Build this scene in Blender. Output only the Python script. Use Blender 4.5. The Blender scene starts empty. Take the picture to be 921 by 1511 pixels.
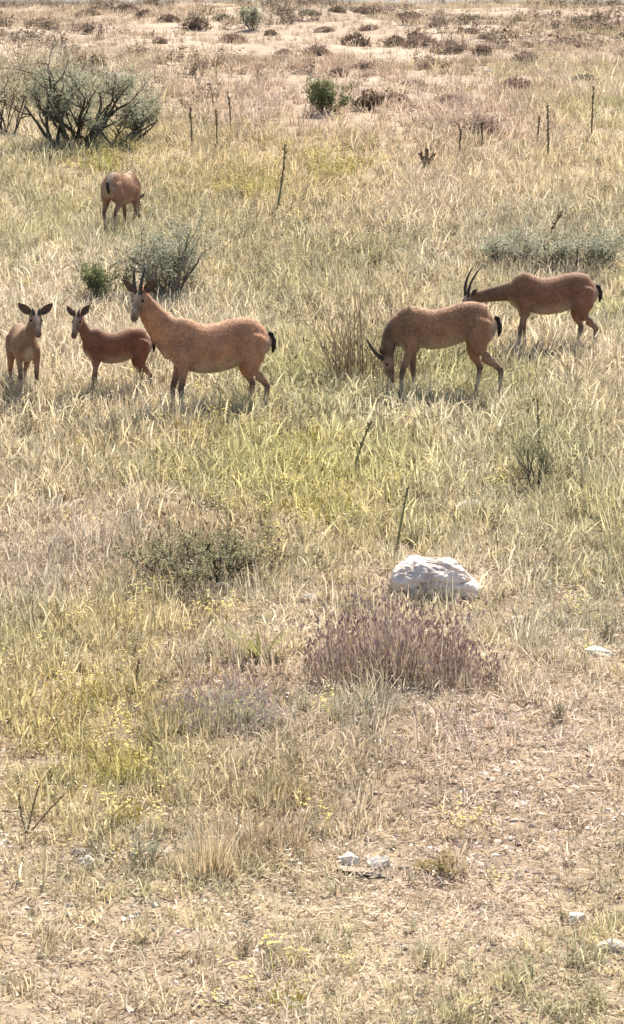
import bpy, bmesh, math, random
import numpy as np
from mathutils import Vector, Matrix, kdtree, noise as mnoise

random.seed(7)
RNG = np.random.default_rng(11)
S = bpy.context.scene
COL = S.collection
R = math.radians

# ------------------------------------------------------------------ camera
W_PX, H_PX, F_PX = 921.0, 1511.0, 4375.0
PITCH = R(8.0)
cam_d = bpy.data.cameras.new('camera')
cam_d.sensor_fit = 'VERTICAL'
cam_d.sensor_height = 36.0
cam_d.lens = F_PX / H_PX * 36.0
cam_d.clip_start = 0.5
cam_d.clip_end = 3000
cam = bpy.data.objects.new('camera', cam_d)
COL.objects.link(cam)
cam.location = (0, 0, 0)
cam.rotation_euler = (math.pi / 2 - PITCH, 0, 0)
S.camera = cam

# ------------------------------------------------------------------ sky, sun, exposure
SUN_EL, SUN_AZ = 56.0, 20.0           # azimuth from +Y (away from the camera) towards +X
world = bpy.data.worlds.new('World')
S.world = world
world.use_nodes = True
wn = world.node_tree.nodes
sky = wn.new('ShaderNodeTexSky')
sky.sky_type = 'NISHITA'
sky.sun_disc = False
sky.sun_elevation = R(SUN_EL)
sky.sun_rotation = R(SUN_AZ)
sky.altitude = 1500
sky.dust_density = 5.0
sky.air_density = 0.7
sky.ozone_density = 0.5
bg = wn['Background']
bg.inputs['Strength'].default_value = 0.15
world.node_tree.links.new(sky.outputs[0], bg.inputs['Color'])

sun_d = bpy.data.lights.new('sun', 'SUN')
sun_d.energy = 5.0
sun_d.angle = R(0.6)
sun_d.color = (1.0, 0.95, 0.87)
sun = bpy.data.objects.new('sun', sun_d)
COL.objects.link(sun)
to_sun = Vector((math.sin(R(SUN_AZ)) * math.cos(R(SUN_EL)), math.cos(R(SUN_AZ)) * math.cos(R(SUN_EL)), math.sin(R(SUN_EL))))
sun.rotation_euler = to_sun.to_track_quat('Z', 'Y').to_euler()
sun.location = (30, 40, 60)

S.view_settings.view_transform = 'Standard'
S.view_settings.look = 'None'
S.view_settings.exposure = 1.15
S.view_settings.gamma = 1.0
S.view_settings.use_curve_mapping = False
S.cycles.use_denoising = True
S.cycles.max_bounces = 5
S.cycles.diffuse_bounces = 3
S.cycles.transparent_max_bounces = 4
S.cycles.filter_width = 1.5

# ------------------------------------------------------------------ helpers: noise, ground height, placing
def vnoise(x, y, seed=0):
    x = np.asarray(x, float); y = np.asarray(y, float)
    xi = np.floor(x).astype(np.int64); yi = np.floor(y).astype(np.int64)
    fx = x - xi; fy = y - yi
    fx = fx * fx * (3 - 2 * fx); fy = fy * fy * (3 - 2 * fy)
    def h(a, b):
        n = (a * 374761393 + b * 668265263 + seed * 362437) & 0x7fffffff
        n = ((n ^ (n >> 13)) * 1274126177) & 0x7fffffff
        n = (n ^ (n >> 16)) & 0xffff
        return n / 65535.0
    return ((h(xi, yi) * (1 - fx) + h(xi + 1, yi) * fx) * (1 - fy) + (h(xi, yi + 1) * (1 - fx) + h(xi + 1, yi + 1) * fx) * fy)

def fbm(x, y, seed=0, oct=4):
    x = np.asarray(x, float); y = np.asarray(y, float)
    t = 0; a = 0.5; n = 0
    for i in range(oct):
        t = t + a * vnoise(x, y, seed + i); n += a
        x = x * 2.03 + 7.1; y = y * 2.03 + 3.7; a *= 0.5
    return t / n

def sstep(a, b, x):
    t = np.clip((np.asarray(x, float) - a) / (b - a), 0, 1)
    return t * t * (3 - 2 * t)

def ground(x, y):
    x = np.asarray(x, float); y = np.asarray(y, float)
    yc = np.minimum(y, 130.0)
    z = 0.13 * yc - 5.87 - 0.00115 * np.maximum(yc - 36, 0) ** 2
    z = z - 0.02 * np.maximum(y - 130, 0) * (1 - sstep(130, 300, y)) + 120 * sstep(220, 900, y) * (0.75 + 0.5 * fbm(x * 0.006, y * 0.004, 90))
    near = 1 - sstep(60, 140, y)
    z = z + 0.10 * (fbm(x * 0.35, y * 0.35, 5, 3) - 0.5) + near * 0.07 * (fbm(x * 1.3, y * 1.3, 9, 3) - 0.5)
    far = sstep(38, 52, y) * (1 - sstep(110, 150, y))
    z = z + far * 0.45 * (fbm(x * 0.33, y * 0.22, 21, 4) - 0.5)
    return z

CP, SP = math.cos(PITCH), math.sin(PITCH)
def at(px, py):
    """ground point seen at a place of the photograph (921 x 1511)"""
    dx = (px - W_PX / 2) / F_PX; dv = (py - H_PX / 2) / F_PX
    d = np.array((dx, CP - SP * dv, -SP - CP * dv))
    t = np.arange(8.0, 130.0, 0.03)
    hit = np.nonzero(d[2] * t <= ground(d[0] * t, d[1] * t))[0]
    p = d * (t[hit[0]] if len(hit) else 110.0)
    return Vector((p[0], p[1], float(ground(p[0], p[1]))))
def ppm(p):
    return F_PX / (p.y * CP)

# ------------------------------------------------------------------ helpers: materials
def new_mat(name):
    m = bpy.data.materials.new(name); m.use_nodes = True
    nt = m.node_tree; nt.nodes.clear()
    out = nt.nodes.new('ShaderNodeOutputMaterial')
    return m, nt, nt.nodes, nt.links, out

def rgba(c): return (c[0], c[1], c[2], 1.0)

def leaf_mat(name, a, b, trans=0.35, instancer=False, rough=0.9, low=0.5, high=1.3):
    """plant matter: two colours mixed by a per-leaf random tint, thin and slightly see-through"""
    m, nt, N, L, out = new_mat(name)
    at_ = N.new('ShaderNodeAttribute'); at_.attribute_name = 'tint'
    mix = N.new('ShaderNodeMix'); mix.data_type = 'RGBA'
    L.new(at_.outputs['Fac'], mix.inputs['Factor'])
    if instancer:
        ai = N.new('ShaderNodeAttribute'); ai.attribute_type = 'INSTANCER'; ai.attribute_name = 'col'
        m1 = N.new('ShaderNodeVectorMath'); m1.operation = 'SCALE'; m1.inputs['Scale'].default_value = low
        m2 = N.new('ShaderNodeVectorMath'); m2.operation = 'MULTIPLY'; m2.inputs[1].default_value = (high, high * 0.99, high * 1.06)
        L.new(ai.outputs['Color'], m1.inputs[0]); L.new(ai.outputs['Color'], m2.inputs[0])
        L.new(m1.outputs[0], mix.inputs['A']); L.new(m2.outputs[0], mix.inputs['B'])
    else:
        mix.inputs['A'].default_value = rgba(a); mix.inputs['B'].default_value = rgba(b)
    d = N.new('ShaderNodeBsdfPrincipled'); d.inputs['Roughness'].default_value = rough
    d.inputs['Specular IOR Level'].default_value = 0.15
    t = N.new('ShaderNodeBsdfTranslucent')
    L.new(mix.outputs['Result'], d.inputs['Base Color']); L.new(mix.outputs['Result'], t.inputs['Color'])
    ms = N.new('ShaderNodeMixShader'); ms.inputs[0].default_value = trans
    L.new(d.outputs[0], ms.inputs[1]); L.new(t.outputs[0], ms.inputs[2]); L.new(ms.outputs[0], out.inputs['Surface'])
    return m

def noise_mat(name, a, b, scale=8, rough=0.9, bump=0.3, bscale=None, dist=0.02, detail=8, lo=0.35, hi=0.65):
    m, nt, N, L, out = new_mat(name)
    tc = N.new('ShaderNodeTexCoord')
    n = N.new('ShaderNodeTexNoise'); n.inputs['Scale'].default_value = scale; n.inputs['Detail'].default_value = detail
    L.new(tc.outputs['Object'], n.inputs['Vector'])
    r = N.new('ShaderNodeValToRGB'); r.color_ramp.elements[0].position = lo; r.color_ramp.elements[1].position = hi
    r.color_ramp.elements[0].color = rgba(a); r.color_ramp.elements[1].color = rgba(b)
    L.new(n.outputs['Fac'], r.inputs[0])
    d = N.new('ShaderNodeBsdfPrincipled'); d.inputs['Roughness'].default_value = rough
    d.inputs['Specular IOR Level'].default_value = 0.2
    L.new(r.outputs[0], d.inputs['Base Color'])
    n2 = N.new('ShaderNodeTexNoise'); n2.inputs['Scale'].default_value = bscale or scale * 4; n2.inputs['Detail'].default_value = 6
    L.new(tc.outputs['Object'], n2.inputs['Vector'])
    bp = N.new('ShaderNodeBump'); bp.inputs['Strength'].default_value = bump; bp.inputs['Distance'].default_value = dist
    L.new(n2.outputs['Fac'], bp.inputs['Height']); L.new(bp.outputs[0], d.inputs['Normal'])
    L.new(d.outputs[0], out.inputs['Surface'])
    return m

# ------------------------------------------------------------------ helpers: objects
def tag(o, label=None, cat=None, group=None, kind=None):
    if label: o['label'] = label
    if cat: o['category'] = cat
    if group: o['group'] = group
    if kind: o['kind'] = kind
    return o

def empty(name, loc, rz=0.0):
    o = bpy.data.objects.new(name, None); COL.objects.link(o)
    o.location = loc; o.rotation_euler = (0, 0, rz); o.empty_display_size = 0.1
    return o

def obj(name, me, mats, parent=None, link=True, smooth=False):
    o = bpy.data.objects.new(name, me)
    if not isinstance(mats, (list, tuple)): mats = [mats]
    if len(me.materials) == 0:
        for m in mats: me.materials.append(m)
    if smooth: me.polygons.foreach_set('use_smooth', [True] * len(me.polygons))
    if link: COL.objects.link(o)
    if parent: o.parent = parent
    return o

class MB:
    """collects vertices, faces, a tint per vertex and a material per face"""
    def __init__(s): s.v = []; s.f = []; s.t = []; s.m = []
    def add(s, vs, fs, tint=0.5, mat=0):
        b = len(s.v); s.v.extend(vs); s.f.extend([tuple(b + i for i in f) for f in fs])
        s.t.extend([tint] * len(vs)); s.m.extend([mat] * len(fs))
    def mesh(s, name):
        me = bpy.data.meshes.new(name); me.from_pydata([tuple(v) for v in s.v], [], s.f)
        a = me.attributes.new('tint', 'FLOAT', 'POINT'); a.data.foreach_set('value', np.array(s.t, dtype=np.float32))
        me.polygons.foreach_set('material_index', s.m); me.update()
        return me
    def blade(s, base, ang, length, lean, width, curve, tint, mat=0, segs=3, roll=None):
        """a tapering curved ribbon"""
        vs = []; p = Vector(base); th = lean; d = length / segs
        out = Vector((math.cos(ang), math.sin(ang), 0))
        roll = random.uniform(0, math.pi) if roll is None else roll
        side0 = Vector((-math.sin(ang), math.cos(ang), 0))
        for i in range(segs + 1):
            w = width * (1 - 0.85 * (i / segs) ** 1.5) * 0.5
            dirv = out * math.sin(th) + Vector((0, 0, math.cos(th)))
            sd = (side0 * math.cos(roll) + dirv.cross(side0) * math.sin(roll)).normalized()
            vs += [p - sd * w, p + sd * w]
            p = p + dirv * d; th += curve / segs
        fs = [(2 * i, 2 * i + 1, 2 * i + 3, 2 * i + 2) for i in range(segs)]
        s.add(vs, fs, tint, mat)
        return Vector((vs[-1] + vs[-2]) / 2)
    def leaf(s, c, d, n, l, w, tint, mat=0):
        d = d.normalized(); sd = d.cross(n)
        if sd.length < 1e-4: sd = d.cross(Vector((1, 0.3, 0.2)))
        sd.normalize()
        s.add([c, c + d * l * .5 + sd * w * .5, c + d * l, c + d * l * .5 - sd * w * .5], [(0, 1, 2, 3)], tint, mat)
    def tube(s, pts, rad, k=5, tint=0.5, mat=0):
        vs = []; fs = []; n = len(pts)
        for i in range(n):
            t = (pts[min(i + 1, n - 1)] - pts[max(i - 1, 0)]).normalized()
            a = t.cross(Vector((0.31, 0.87, 0.39)) if abs(t.z) > .9 else Vector((0, 0, 1))).normalized(); b = t.cross(a)
            for j in range(k):
                an = 2 * math.pi * j / k
                vs.append(pts[i] + (a * math.cos(an) + b * math.sin(an)) * rad[i])
        for i in range(n - 1):
            for j in range(k):
                fs.append((i * k + j, i * k + (j + 1) % k, (i + 1) * k + (j + 1) % k, (i + 1) * k + j))
        fs.append(tuple(range(k - 1, -1, -1))); fs.append(tuple((n - 1) * k + j for j in range(k)))
        s.add(vs, fs, tint, mat)
    def spindle(s, p, d, l, r, tint, mat=0, k=4):
        d = d.normalized(); a = d.cross(Vector((.3, .8, .4))).normalized(); b = d.cross(a)
        vs = [p]
        for f in (0.3, 0.7):
            for j in range(k):
                an = 2 * math.pi * j / k
                vs.append(p + d * l * f + (a * math.cos(an) + b * math.sin(an)) * r)
        vs.append(p + d * l)
        fs = [(0, 1 + (j + 1) % k, 1 + j) for j in range(k)]
        fs += [(1 + j, 1 + (j + 1) % k, 1 + k + (j + 1) % k, 1 + k + j) for j in range(k)]
        fs += [(1 + k + j, 1 + k + (j + 1) % k, 1 + 2 * k) for j in range(k)]
        s.add(vs, fs, tint, mat)

# ------------------------------------------------------------------ the ground
def grow(a, b, step, mult, end):
    o = list(np.arange(a, b, step)); s = step
    while o[-1] < end: s *= mult; o.append(o[-1] + s)
    return o
xs_p = grow(0, 7.5, 0.11, 1.12, 700); xs = np.array([-x for x in xs_p[:0:-1]] + xs_p)
ys_f = grow(10, 48, 0.12, 1.0, 48); ys_m = list(np.arange(ys_f[-1] + .2, 105, .2))
ys = ys_f + ys_m; st = .2
while ys[-1] < 1500: st *= 1.09; ys.append(ys[-1] + st)
ys = np.array([-40, -25, -15, -8, -3, 1, 4, 6, 8, 9] + list(ys))
gx, gy = np.meshgrid(xs, ys)
gz = ground(gx, gy)
gme = bpy.data.meshes.new('ground')
nx, ny = len(xs), len(ys)
idx = np.arange(nx * ny).reshape(ny, nx)
quads = np.stack([idx[:-1, :-1], idx[:-1, 1:], idx[1:, 1:], idx[1:, :-1]], -1).reshape(-1, 4)
gme.vertices.add(nx * ny); gme.vertices.foreach_set('co', np.stack([gx, gy, gz], -1).ravel().astype(np.float32))
gme.loops.add(quads.size); gme.loops.foreach_set('vertex_index', quads.ravel().astype(np.int32))
gme.polygons.add(len(quads)); gme.polygons.foreach_set('loop_start', np.arange(0, quads.size, 4, dtype=np.int32))
gme.polygons.foreach_set('loop_total', np.full(len(quads), 4, dtype=np.int32))
gme.update(calc_edges=True); gme.validate()

def ground_mat():
    m, nt, N, L, out = new_mat('dry_soil')
    g = N.new('ShaderNodeNewGeometry')
    def noise(scale, detail=6, rough=.55, vec=None):
        n = N.new('ShaderNodeTexNoise'); n.inputs['Scale'].default_value = scale
        n.inputs['Detail'].default_value = detail; n.inputs['Roughness'].default_value = rough
        L.new(vec or g.outputs['Position'], n.inputs['Vector']); return n.outputs['Fac']
    def ramp(fac, stops):
        r = N.new('ShaderNodeValToRGB'); e = r.color_ramp.elements
        while len(e) < len(stops): e.new(0.5)
        for i, (p, c) in enumerate(stops): e[i].position = p; e[i].color = rgba(c)
        L.new(fac, r.inputs[0]); return r.outputs[0]
    def mix(f, a, b, mode='MIX'):
        x = N.new('ShaderNodeMix'); x.data_type = 'RGBA'; x.blend_type = mode
        if isinstance(f, float): x.inputs['Factor'].default_value = f
        else: L.new(f, x.inputs['Factor'])
        for k, v in (('A', a), ('B', b)):
            if isinstance(v, tuple): x.inputs[k].default_value = rgba(v)
            else: L.new(v, x.inputs[k])
        return x.outputs['Result']
    soil = ramp(noise(0.9), [(.3, (.19, .135, .09)), (.5, (.28, .21, .14)), (.7, (.37, .285, .20))])
    grit = ramp(noise(26, 8, .7), [(.32, (.52, .50, .48)), (.5, (1, 1, 1)), (.68, (1.28, 1.25, 1.2))])
    c = mix(1.0, soil, grit, 'MULTIPLY')
    straw = ramp(noise(7, 8, .7), [(.45, (0, 0, 0)), (.62, (1, 1, 1))])
    c = mix(straw, c, (.37, .28, .17))
    sy = N.new('ShaderNodeSeparateXYZ'); L.new(g.outputs['Position'], sy.inputs[0])
    mu = N.new('ShaderNodeMapRange'); mu.inputs['From Min'].default_value = 38; mu.inputs['From Max'].default_value = 50
    L.new(sy.outputs['Y'], mu.inputs['Value'])
    upper = ramp(noise(0.45, 8, .65), [(.3, (.20, .145, .10)), (.46, (.31, .235, .165)), (.62, (.41, .32, .23))])
    c = mix(mu.outputs[0], c, mix(1.0, upper, grit, 'MULTIPLY'))
    # far slope beyond the crest: grey-green scrub
    sep = N.new('ShaderNodeSeparateXYZ'); L.new(g.outputs['Position'], sep.inputs[0])
    mr = N.new('ShaderNodeMapRange'); mr.inputs['From Min'].default_value = 110; mr.inputs['From Max'].default_value = 240
    L.new(sep.outputs['Y'], mr.inputs['Value'])
    scrub = ramp(noise(0.06, 8, .65), [(.35, (.10, .11, .095)), (.5, (.17, .17, .145)), (.65, (.28, .24, .19))])
    c = mix(mr.outputs[0], c, scrub)
    d = N.new('ShaderNodeBsdfPrincipled'); d.inputs['Roughness'].default_value = .95; d.inputs['Specular IOR Level'].default_value = .1
    L.new(c, d.inputs['Base Color'])
    bp = N.new('ShaderNodeBump'); bp.inputs['Strength'].default_value = .9; bp.inputs['Distance'].default_value = .03
    L.new(noise(18, 9, .7), bp.inputs['Height']); L.new(bp.outputs[0], d.inputs['Normal'])
    L.new(d.outputs[0], out.inputs['Surface'])
    return m
tag(obj('ground', gme, ground_mat(), smooth=True), kind='structure')

# ------------------------------------------------------------------ colour and growth patches on the slope (ground coordinates)
class Patch:
    def __init__(s, px, py, rx, ry):
        c = at(px, py); s.x, s.y = c.x, c.y
        s.rx = rx / ppm(c); a = at(px, py - ry); b = at(px, py + ry); s.ry = abs(a.y - b.y) / 2
    def w(s, x, y):
        q = ((x - s.x) / s.rx) ** 2 + ((y - s.y) / s.ry) ** 2
        w = np.exp(-q * .7)
        return w * (1 + .7 * (vnoise(x * 2.3, y * 1.7, 44) - .5) * (1 - w))
STRAW = np.array((.58, .49, .285)); PALE = np.array((.69, .595, .405)); OCHRE = np.array((.55, .455, .19))
GREEN = np.array((.42, .40, .185)); YGREEN = np.array((.56, .50, .18)); GREY = np.array((.42, .395, .27))
MAUVE = np.array((.50, .38, .31)); PINK = np.array((.63, .50, .385)); BROWN = np.array((.40, .295, .17))
tint_patches = [
    (Patch(330, 1030, 130, 50), MAUVE, .9), (Patch(380, 1060, 90, 30), GREY, .5), (Patch(590, 1050, 120, 40), GREY, .55),
    (Patch(60, 850, 140, 60), PINK, .7), (Patch(760, 1120, 170, 110), PINK, .8), (Patch(700, 1300, 200, 60), PINK, .6),
    (Patch(310, 800, 110, 45), BROWN, .6), (Patch(300, 850, 140, 30), GREY, .6), (Patch(500, 740, 130, 60), YGREEN, .6),
    (Patch(430, 660, 120, 40), YGREEN, .5), (Patch(790, 660, 90, 70), GREEN, .75), (Patch(870, 780, 100, 60), GREEN, .5),
    (Patch(650, 780, 90, 30), GREEN, .45), (Patch(860, 930, 120, 50), GREY, .5), (Patch(150, 1110, 170, 110), np.array((.52, .45, .17)), .75),
    (Patch(60, 1040, 90, 70), OCHRE, .6), (Patch(200, 930, 90, 40), OCHRE, .5), (Patch(390, 1190, 90, 60), BROWN, .45),
    (Patch(560, 1150, 120, 60), BROWN, .3), (Patch(260, 1260, 120, 30), GREY, .35), (Patch(430, 560, 110, 60), GREEN, .7),
    (Patch(640, 540, 90, 40), GREEN, .6), (Patch(430, 400, 90, 60), GREEN, .6), (Patch(640, 360, 160, 60), GREEN, .3),
    (Patch(360, 265, 110, 45), YGREEN, .75), (Patch(490, 240, 80, 45), YGREEN, .65), (Patch(150, 230, 60, 35), YGREEN, .6),
    (Patch(60, 270, 120, 60), GREEN, .4), (Patch(260, 330, 120, 50), GREEN, .55), (Patch(820, 350, 160, 40), GREY, .7),
    (Patch(830, 240, 160, 80), YGREEN, .3), (Patch(700, 175, 90, 30), MAUVE, .6), (Patch(490, 140, 280, 80), np.array((.50, .36, .255)), .75),
    (Patch(100, 420, 130, 60), PALE, .5), (Patch(700, 290, 100, 30), PALE, .3), (Patch(460, 1460, 500, 60), PALE, .45),
    (Patch(90, 1420, 160, 60), STRAW, .4), (Patch(600, 620, 140, 40), PALE, .4), (Patch(130, 660, 180, 40), STRAW, .5),
]
BARE = [(Patch(780, 1180, 220, 140), .95), (Patch(600, 1330, 300, 60), .75), (Patch(300, 1430, 400, 50), .45), (Patch(830, 960, 130, 50), .5), (Patch(110, 1290, 160, 35), .6),
        (Patch(490, 130, 290, 90), 1.0), (Patch(620, 60, 380, 60), .75), (Patch(270, 60, 140, 60), .75), (Patch(70, 880, 130, 40), .4)]
def patch_colour(x, y):
    n = fbm(x * .8, y * .6, 60)[:, None]
    c = STRAW * (1 - n) + PALE * n
    n2 = sstep(.52, .68, fbm(x * .5, y * .35, 70))[:, None] * .65
    c = c * (1 - n2) + np.array((.46, .44, .20)) * n2
    for p, k, s in tint_patches:
        w = (p.w(x, y) * s)[:, None]; c = c * (1 - w) + k * w
    j = RNG.normal(1, .11, (len(x), 1)); h = RNG.normal(0, .025, (len(x), 1))
    c = c * j * (1 + h * np.array((1.0, .2, -1.6)))
    return np.clip(c, .03, .8)
def bare(x, y):
    b = np.zeros(len(x))
    for p, s in BARE: b = np.maximum(b, p.w(x, y) * s)
    b = np.maximum(b, .8 * sstep(45, 58, y))
    return b

# ------------------------------------------------------------------ scattered growth (uncountable): point cloud + instances
def proto_coll(name, meshes, mats):
    c = bpy.data.collections.new(name)
    for i, me in enumerate(meshes):
        o = obj(name, me, mats, link=False); c.objects.link(o)
    return c

def scatter(name, label, cat, P, scale, colour, coll, tilt=.12, zoff=-.005):
    n = len(P)
    me = bpy.data.meshes.new(name); P = P.copy(); P[:, 2] += zoff
    me.vertices.add(n); me.vertices.foreach_set('co', P.astype(np.float32).ravel())
    def attr(nm, ty, key, arr):
        a = me.attributes.new(nm, ty, 'POINT'); a.data.foreach_set(key, np.ascontiguousarray(arr, dtype=np.float32).ravel())
    rot = np.stack([RNG.normal(0, tilt, n), RNG.normal(0, tilt, n), RNG.uniform(0, 2 * math.pi, n)], -1)
    attr('rot', 'FLOAT_VECTOR', 'vector', rot)
    sc = np.asarray(scale); sc = np.repeat(sc[:, None], 3, 1) if sc.ndim == 1 else sc
    attr('scl', 'FLOAT_VECTOR', 'vector', sc)
    attr('col', 'FLOAT_COLOR', 'color', np.concatenate([colour, np.ones((n, 1))], 1))
    o = obj(name, me, [])
    ng = bpy.data.node_groups.new(name, 'GeometryNodeTree')
    ng.interface.new_socket('Geometry', in_out='INPUT', socket_type='NodeSocketGeometry')
    ng.interface.new_socket('Geometry', in_out='OUTPUT', socket_type='NodeSocketGeometry')
    N, L = ng.nodes, ng.links
    gi = N.new('NodeGroupInput'); go = N.new('NodeGroupOutput')
    ip = N.new('GeometryNodeInstanceOnPoints'); ci = N.new('GeometryNodeCollectionInfo')
    ci.inputs['Collection'].default_value = coll; ci.inputs['Separate Children'].default_value = True; ci.inputs['Reset Children'].default_value = True
    ip.inputs['Pick Instance'].default_value = True
    rv = N.new('FunctionNodeRandomValue'); rv.data_type = 'INT'; rv.inputs['Min'].default_value = 0; rv.inputs['Max'].default_value = len(coll.objects) - 1
    def named(nm):
        a = N.new('GeometryNodeInputNamedAttribute'); a.data_type = 'FLOAT_VECTOR'; a.inputs['Name'].default_value = nm; return a.outputs[0]
    er = N.new('FunctionNodeEulerToRotation')
    L.new(named('rot'), er.inputs[0]); L.new(er.outputs[0], ip.inputs['Rotation']); L.new(named('scl'), ip.inputs['Scale'])
    L.new([s for s in rv.outputs if s.type == 'INT'][0], ip.inputs['Instance Index'])
    L.new(gi.outputs[0], ip.inputs['Points']); L.new(ci.outputs[0], ip.inputs['Instance']); L.new(ip.outputs[0], go.inputs[0])
    o.modifiers.new('scatter', 'NODES').node_group = ng
    return tag(o, label, cat, kind='stuff')

def spread(dens_near, y0=11.0, y1=52.0, keep=None, margin=2.0):
    """random points over the slope that the view (and a step to either side of it) covers"""
    xm = .107 * y1 + margin
    n = int(dens_near * (y1 - y0) * 2 * xm)
    y = RNG.uniform(y0, y1, n); x = RNG.uniform(-xm, xm, n)
    k = np.abs(x) < .107 * y + margin
    x, y = x[k], y[k]
    if keep is not None:
        k = RNG.uniform(0, 1, len(x)) < keep(x, y); x, y = x[k], y[k]
    return np.stack([x, y, ground(x, y)], -1)

def tuft(n, h0, h1, rad, lean, curve, width, segs=3, seedhead=0.0, smat=0):
    m = MB()
    for i in range(n):
        a = random.uniform(0, 2 * math.pi); r = rad * math.sqrt(random.random())
        b = Vector((math.cos(a) * r, math.sin(a) * r, -.01))
        L_ = random.uniform(h0, h1); t = random.random()
        tip = m.blade(b, a + random.gauss(0, .7), L_, abs(random.gauss(0, lean)), width * random.uniform(.7, 1.3), random.gauss(0, curve), t, 0, segs)
        if random.random() < seedhead:
            m.spindle(tip - Vector((0, 0, .01)), Vector((random.gauss(0, .35), random.gauss(0, .35), 1)), random.uniform(.03, .06), .004, min(1, t + .3), smat)
    return m.mesh('tuft')

grass_m = leaf_mat('dry_grass', None, None, .45, True)
mk = lambda k, *a, **kw: [tuft(*a, **kw) for i in range(k)]
c_short = proto_coll('short_tuft', mk(6, 30, .05, .15, .10, .75, 1.2, .010), grass_m)
c_tall = proto_coll('tall_tuft', mk(5, 24, .12, .30, .08, .32, .8, .008, seedhead=.25), grass_m)
c_stem = proto_coll('seed_stem', mk(5, 8, .22, .42, .06, .2, .5, .0045, segs=4, seedhead=.9), grass_m)

def litter():
    m = MB()
    for i in range(26):
        a = random.uniform(0, 6.28); r = .16 * math.sqrt(random.random())
        m.blade((math.cos(a) * r, math.sin(a) * r, random.uniform(.003, .03)), random.uniform(0, 6.28), random.uniform(.03, .12), random.uniform(1.25, 1.65), .007, random.gauss(0, .5), random.random(), 0, 2, roll=random.gauss(0, .3))
    return m.mesh('litter')
c_lit = proto_coll('straw_litter', [litter() for i in range(5)], grass_m)

def chips():
    m = MB()
    for i in range(20):
        a = random.uniform(0, 6.28); r = .15 * math.sqrt(random.random())
        q = Vector((math.cos(a) * r, math.sin(a) * r, random.uniform(.004, .035)))
        m.leaf(q, Vector((random.gauss(0, 1), random.gauss(0, 1), random.gauss(.1, .5))), Vector((random.gauss(0, .5), random.gauss(0, .5), 1)), random.uniform(.015, .042), random.uniform(.007, .014), random.random())
    return m.mesh('chips')
c_chip = proto_coll('dead_leaf', [chips() for i in range(5)], grass_m)
LUSH = [Patch(130, 1090, 190, 120), Patch(390, 1190, 110, 70), Patch(560, 1110, 130, 60), Patch(90, 940, 140, 50), Patch(300, 960, 90, 40)]
def lush(x, y):
    g = np.zeros(len(x))
    for p in LUSH: g = np.maximum(g, p.w(x, y))
    return g
def near_fade(x, y): return (1 - .5 * sstep(24, 46, y)) * (1 - .85 * sstep(43, 53, y))
P = spread(105, keep=lambda x, y: (1 - .92 * bare(x, y)) * near_fade(x, y) * (.35 + .9 * fbm(x * 1.6, y * 1.6, 31)))
scatter('short_grass', 'short dry straw coloured grass covering the slope', 'grass', P, RNG.uniform(.6, 1.35, len(P)) * (.72 + .58 * sstep(16.5, 23, P[:, 1]) + .28 * sstep(21.5, 23.5, P[:, 1]) * (1 - sstep(27.5, 30, P[:, 1])) + .3 * lush(P[:, 0], P[:, 1]) + .15 * sstep(28, 45, P[:, 1])), patch_colour(P[:, 0], P[:, 1]), c_short)
P = spread(24, keep=lambda x, y: np.maximum((1 - .95 * bare(x, y)) * (.25 * sstep(19, 23, y) + sstep(.42, .62, fbm(x * .7, y * .5, 37))) * (.35 + .65 * sstep(14.5, 19, y)) * .85, .75 * lush(x, y)))
scatter('tall_grass', 'taller tufts of dry grass rising through the short grass', 'grass', P, RNG.uniform(.55, 1.1, len(P)), patch_colour(P[:, 0], P[:, 1]) * .92, c_tall)
P = spread(9, keep=lambda x, y: (1 - .95 * bare(x, y)) * sstep(.4, .6, fbm(x * .5, y * .4, 39)))
scatter('seed_grass', 'thin stems of dry grass with pale seed heads', 'grass', P, RNG.uniform(.5, 1.05, len(P)), patch_colour(P[:, 0], P[:, 1]) * 1.05, c_stem)
P = spread(70, y1=36, keep=lambda x, y: (.55 + .6 * bare(x, y)) * (1 - .6 * sstep(20, 36, y)))
C_ = patch_colour(P[:, 0], P[:, 1]) * .5 + np.array((.74, .60, .43)) * .5
scatter('straw_litter', 'flat broken straw lying on the bare soil', 'straw', P, RNG.uniform(.6, 1.2, len(P)), C_ * RNG.uniform(.55, 1.2, (len(P), 1)), c_lit)
P = spread(95, y1=34, keep=lambda x, y: (.55 + .45 * bare(x, y)) * (1 - .85 * sstep(17, 34, y)))
C_ = patch_colour(P[:, 0], P[:, 1]) * .45 + np.array((.80, .69, .54)) * .5
scatter('dead_leaves', 'pale curled dead leaves littering the ground between the grass', 'leaf litter', P, RNG.uniform(.6, 1.25, len(P)), C_ * RNG.uniform(.75, 1.12, (len(P), 1)), c_chip)
# far slope, beyond the animals
P = spread(15, y0=42, y1=108, margin=4, keep=lambda x, y: sstep(42, 52, y) * (.2 + .8 * sstep(.45, .6, fbm(x * .25, y * .16, 51))))
C_ = patch_colour(P[:, 0], P[:, 1]) * .45 + np.array((.40, .285, .19)) * .5
scatter('far_grass', 'sparse dry tufts on the pinkish upper slope', 'grass', P, RNG.uniform(.6, 1.5, len(P)), C_, c_short)

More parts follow.
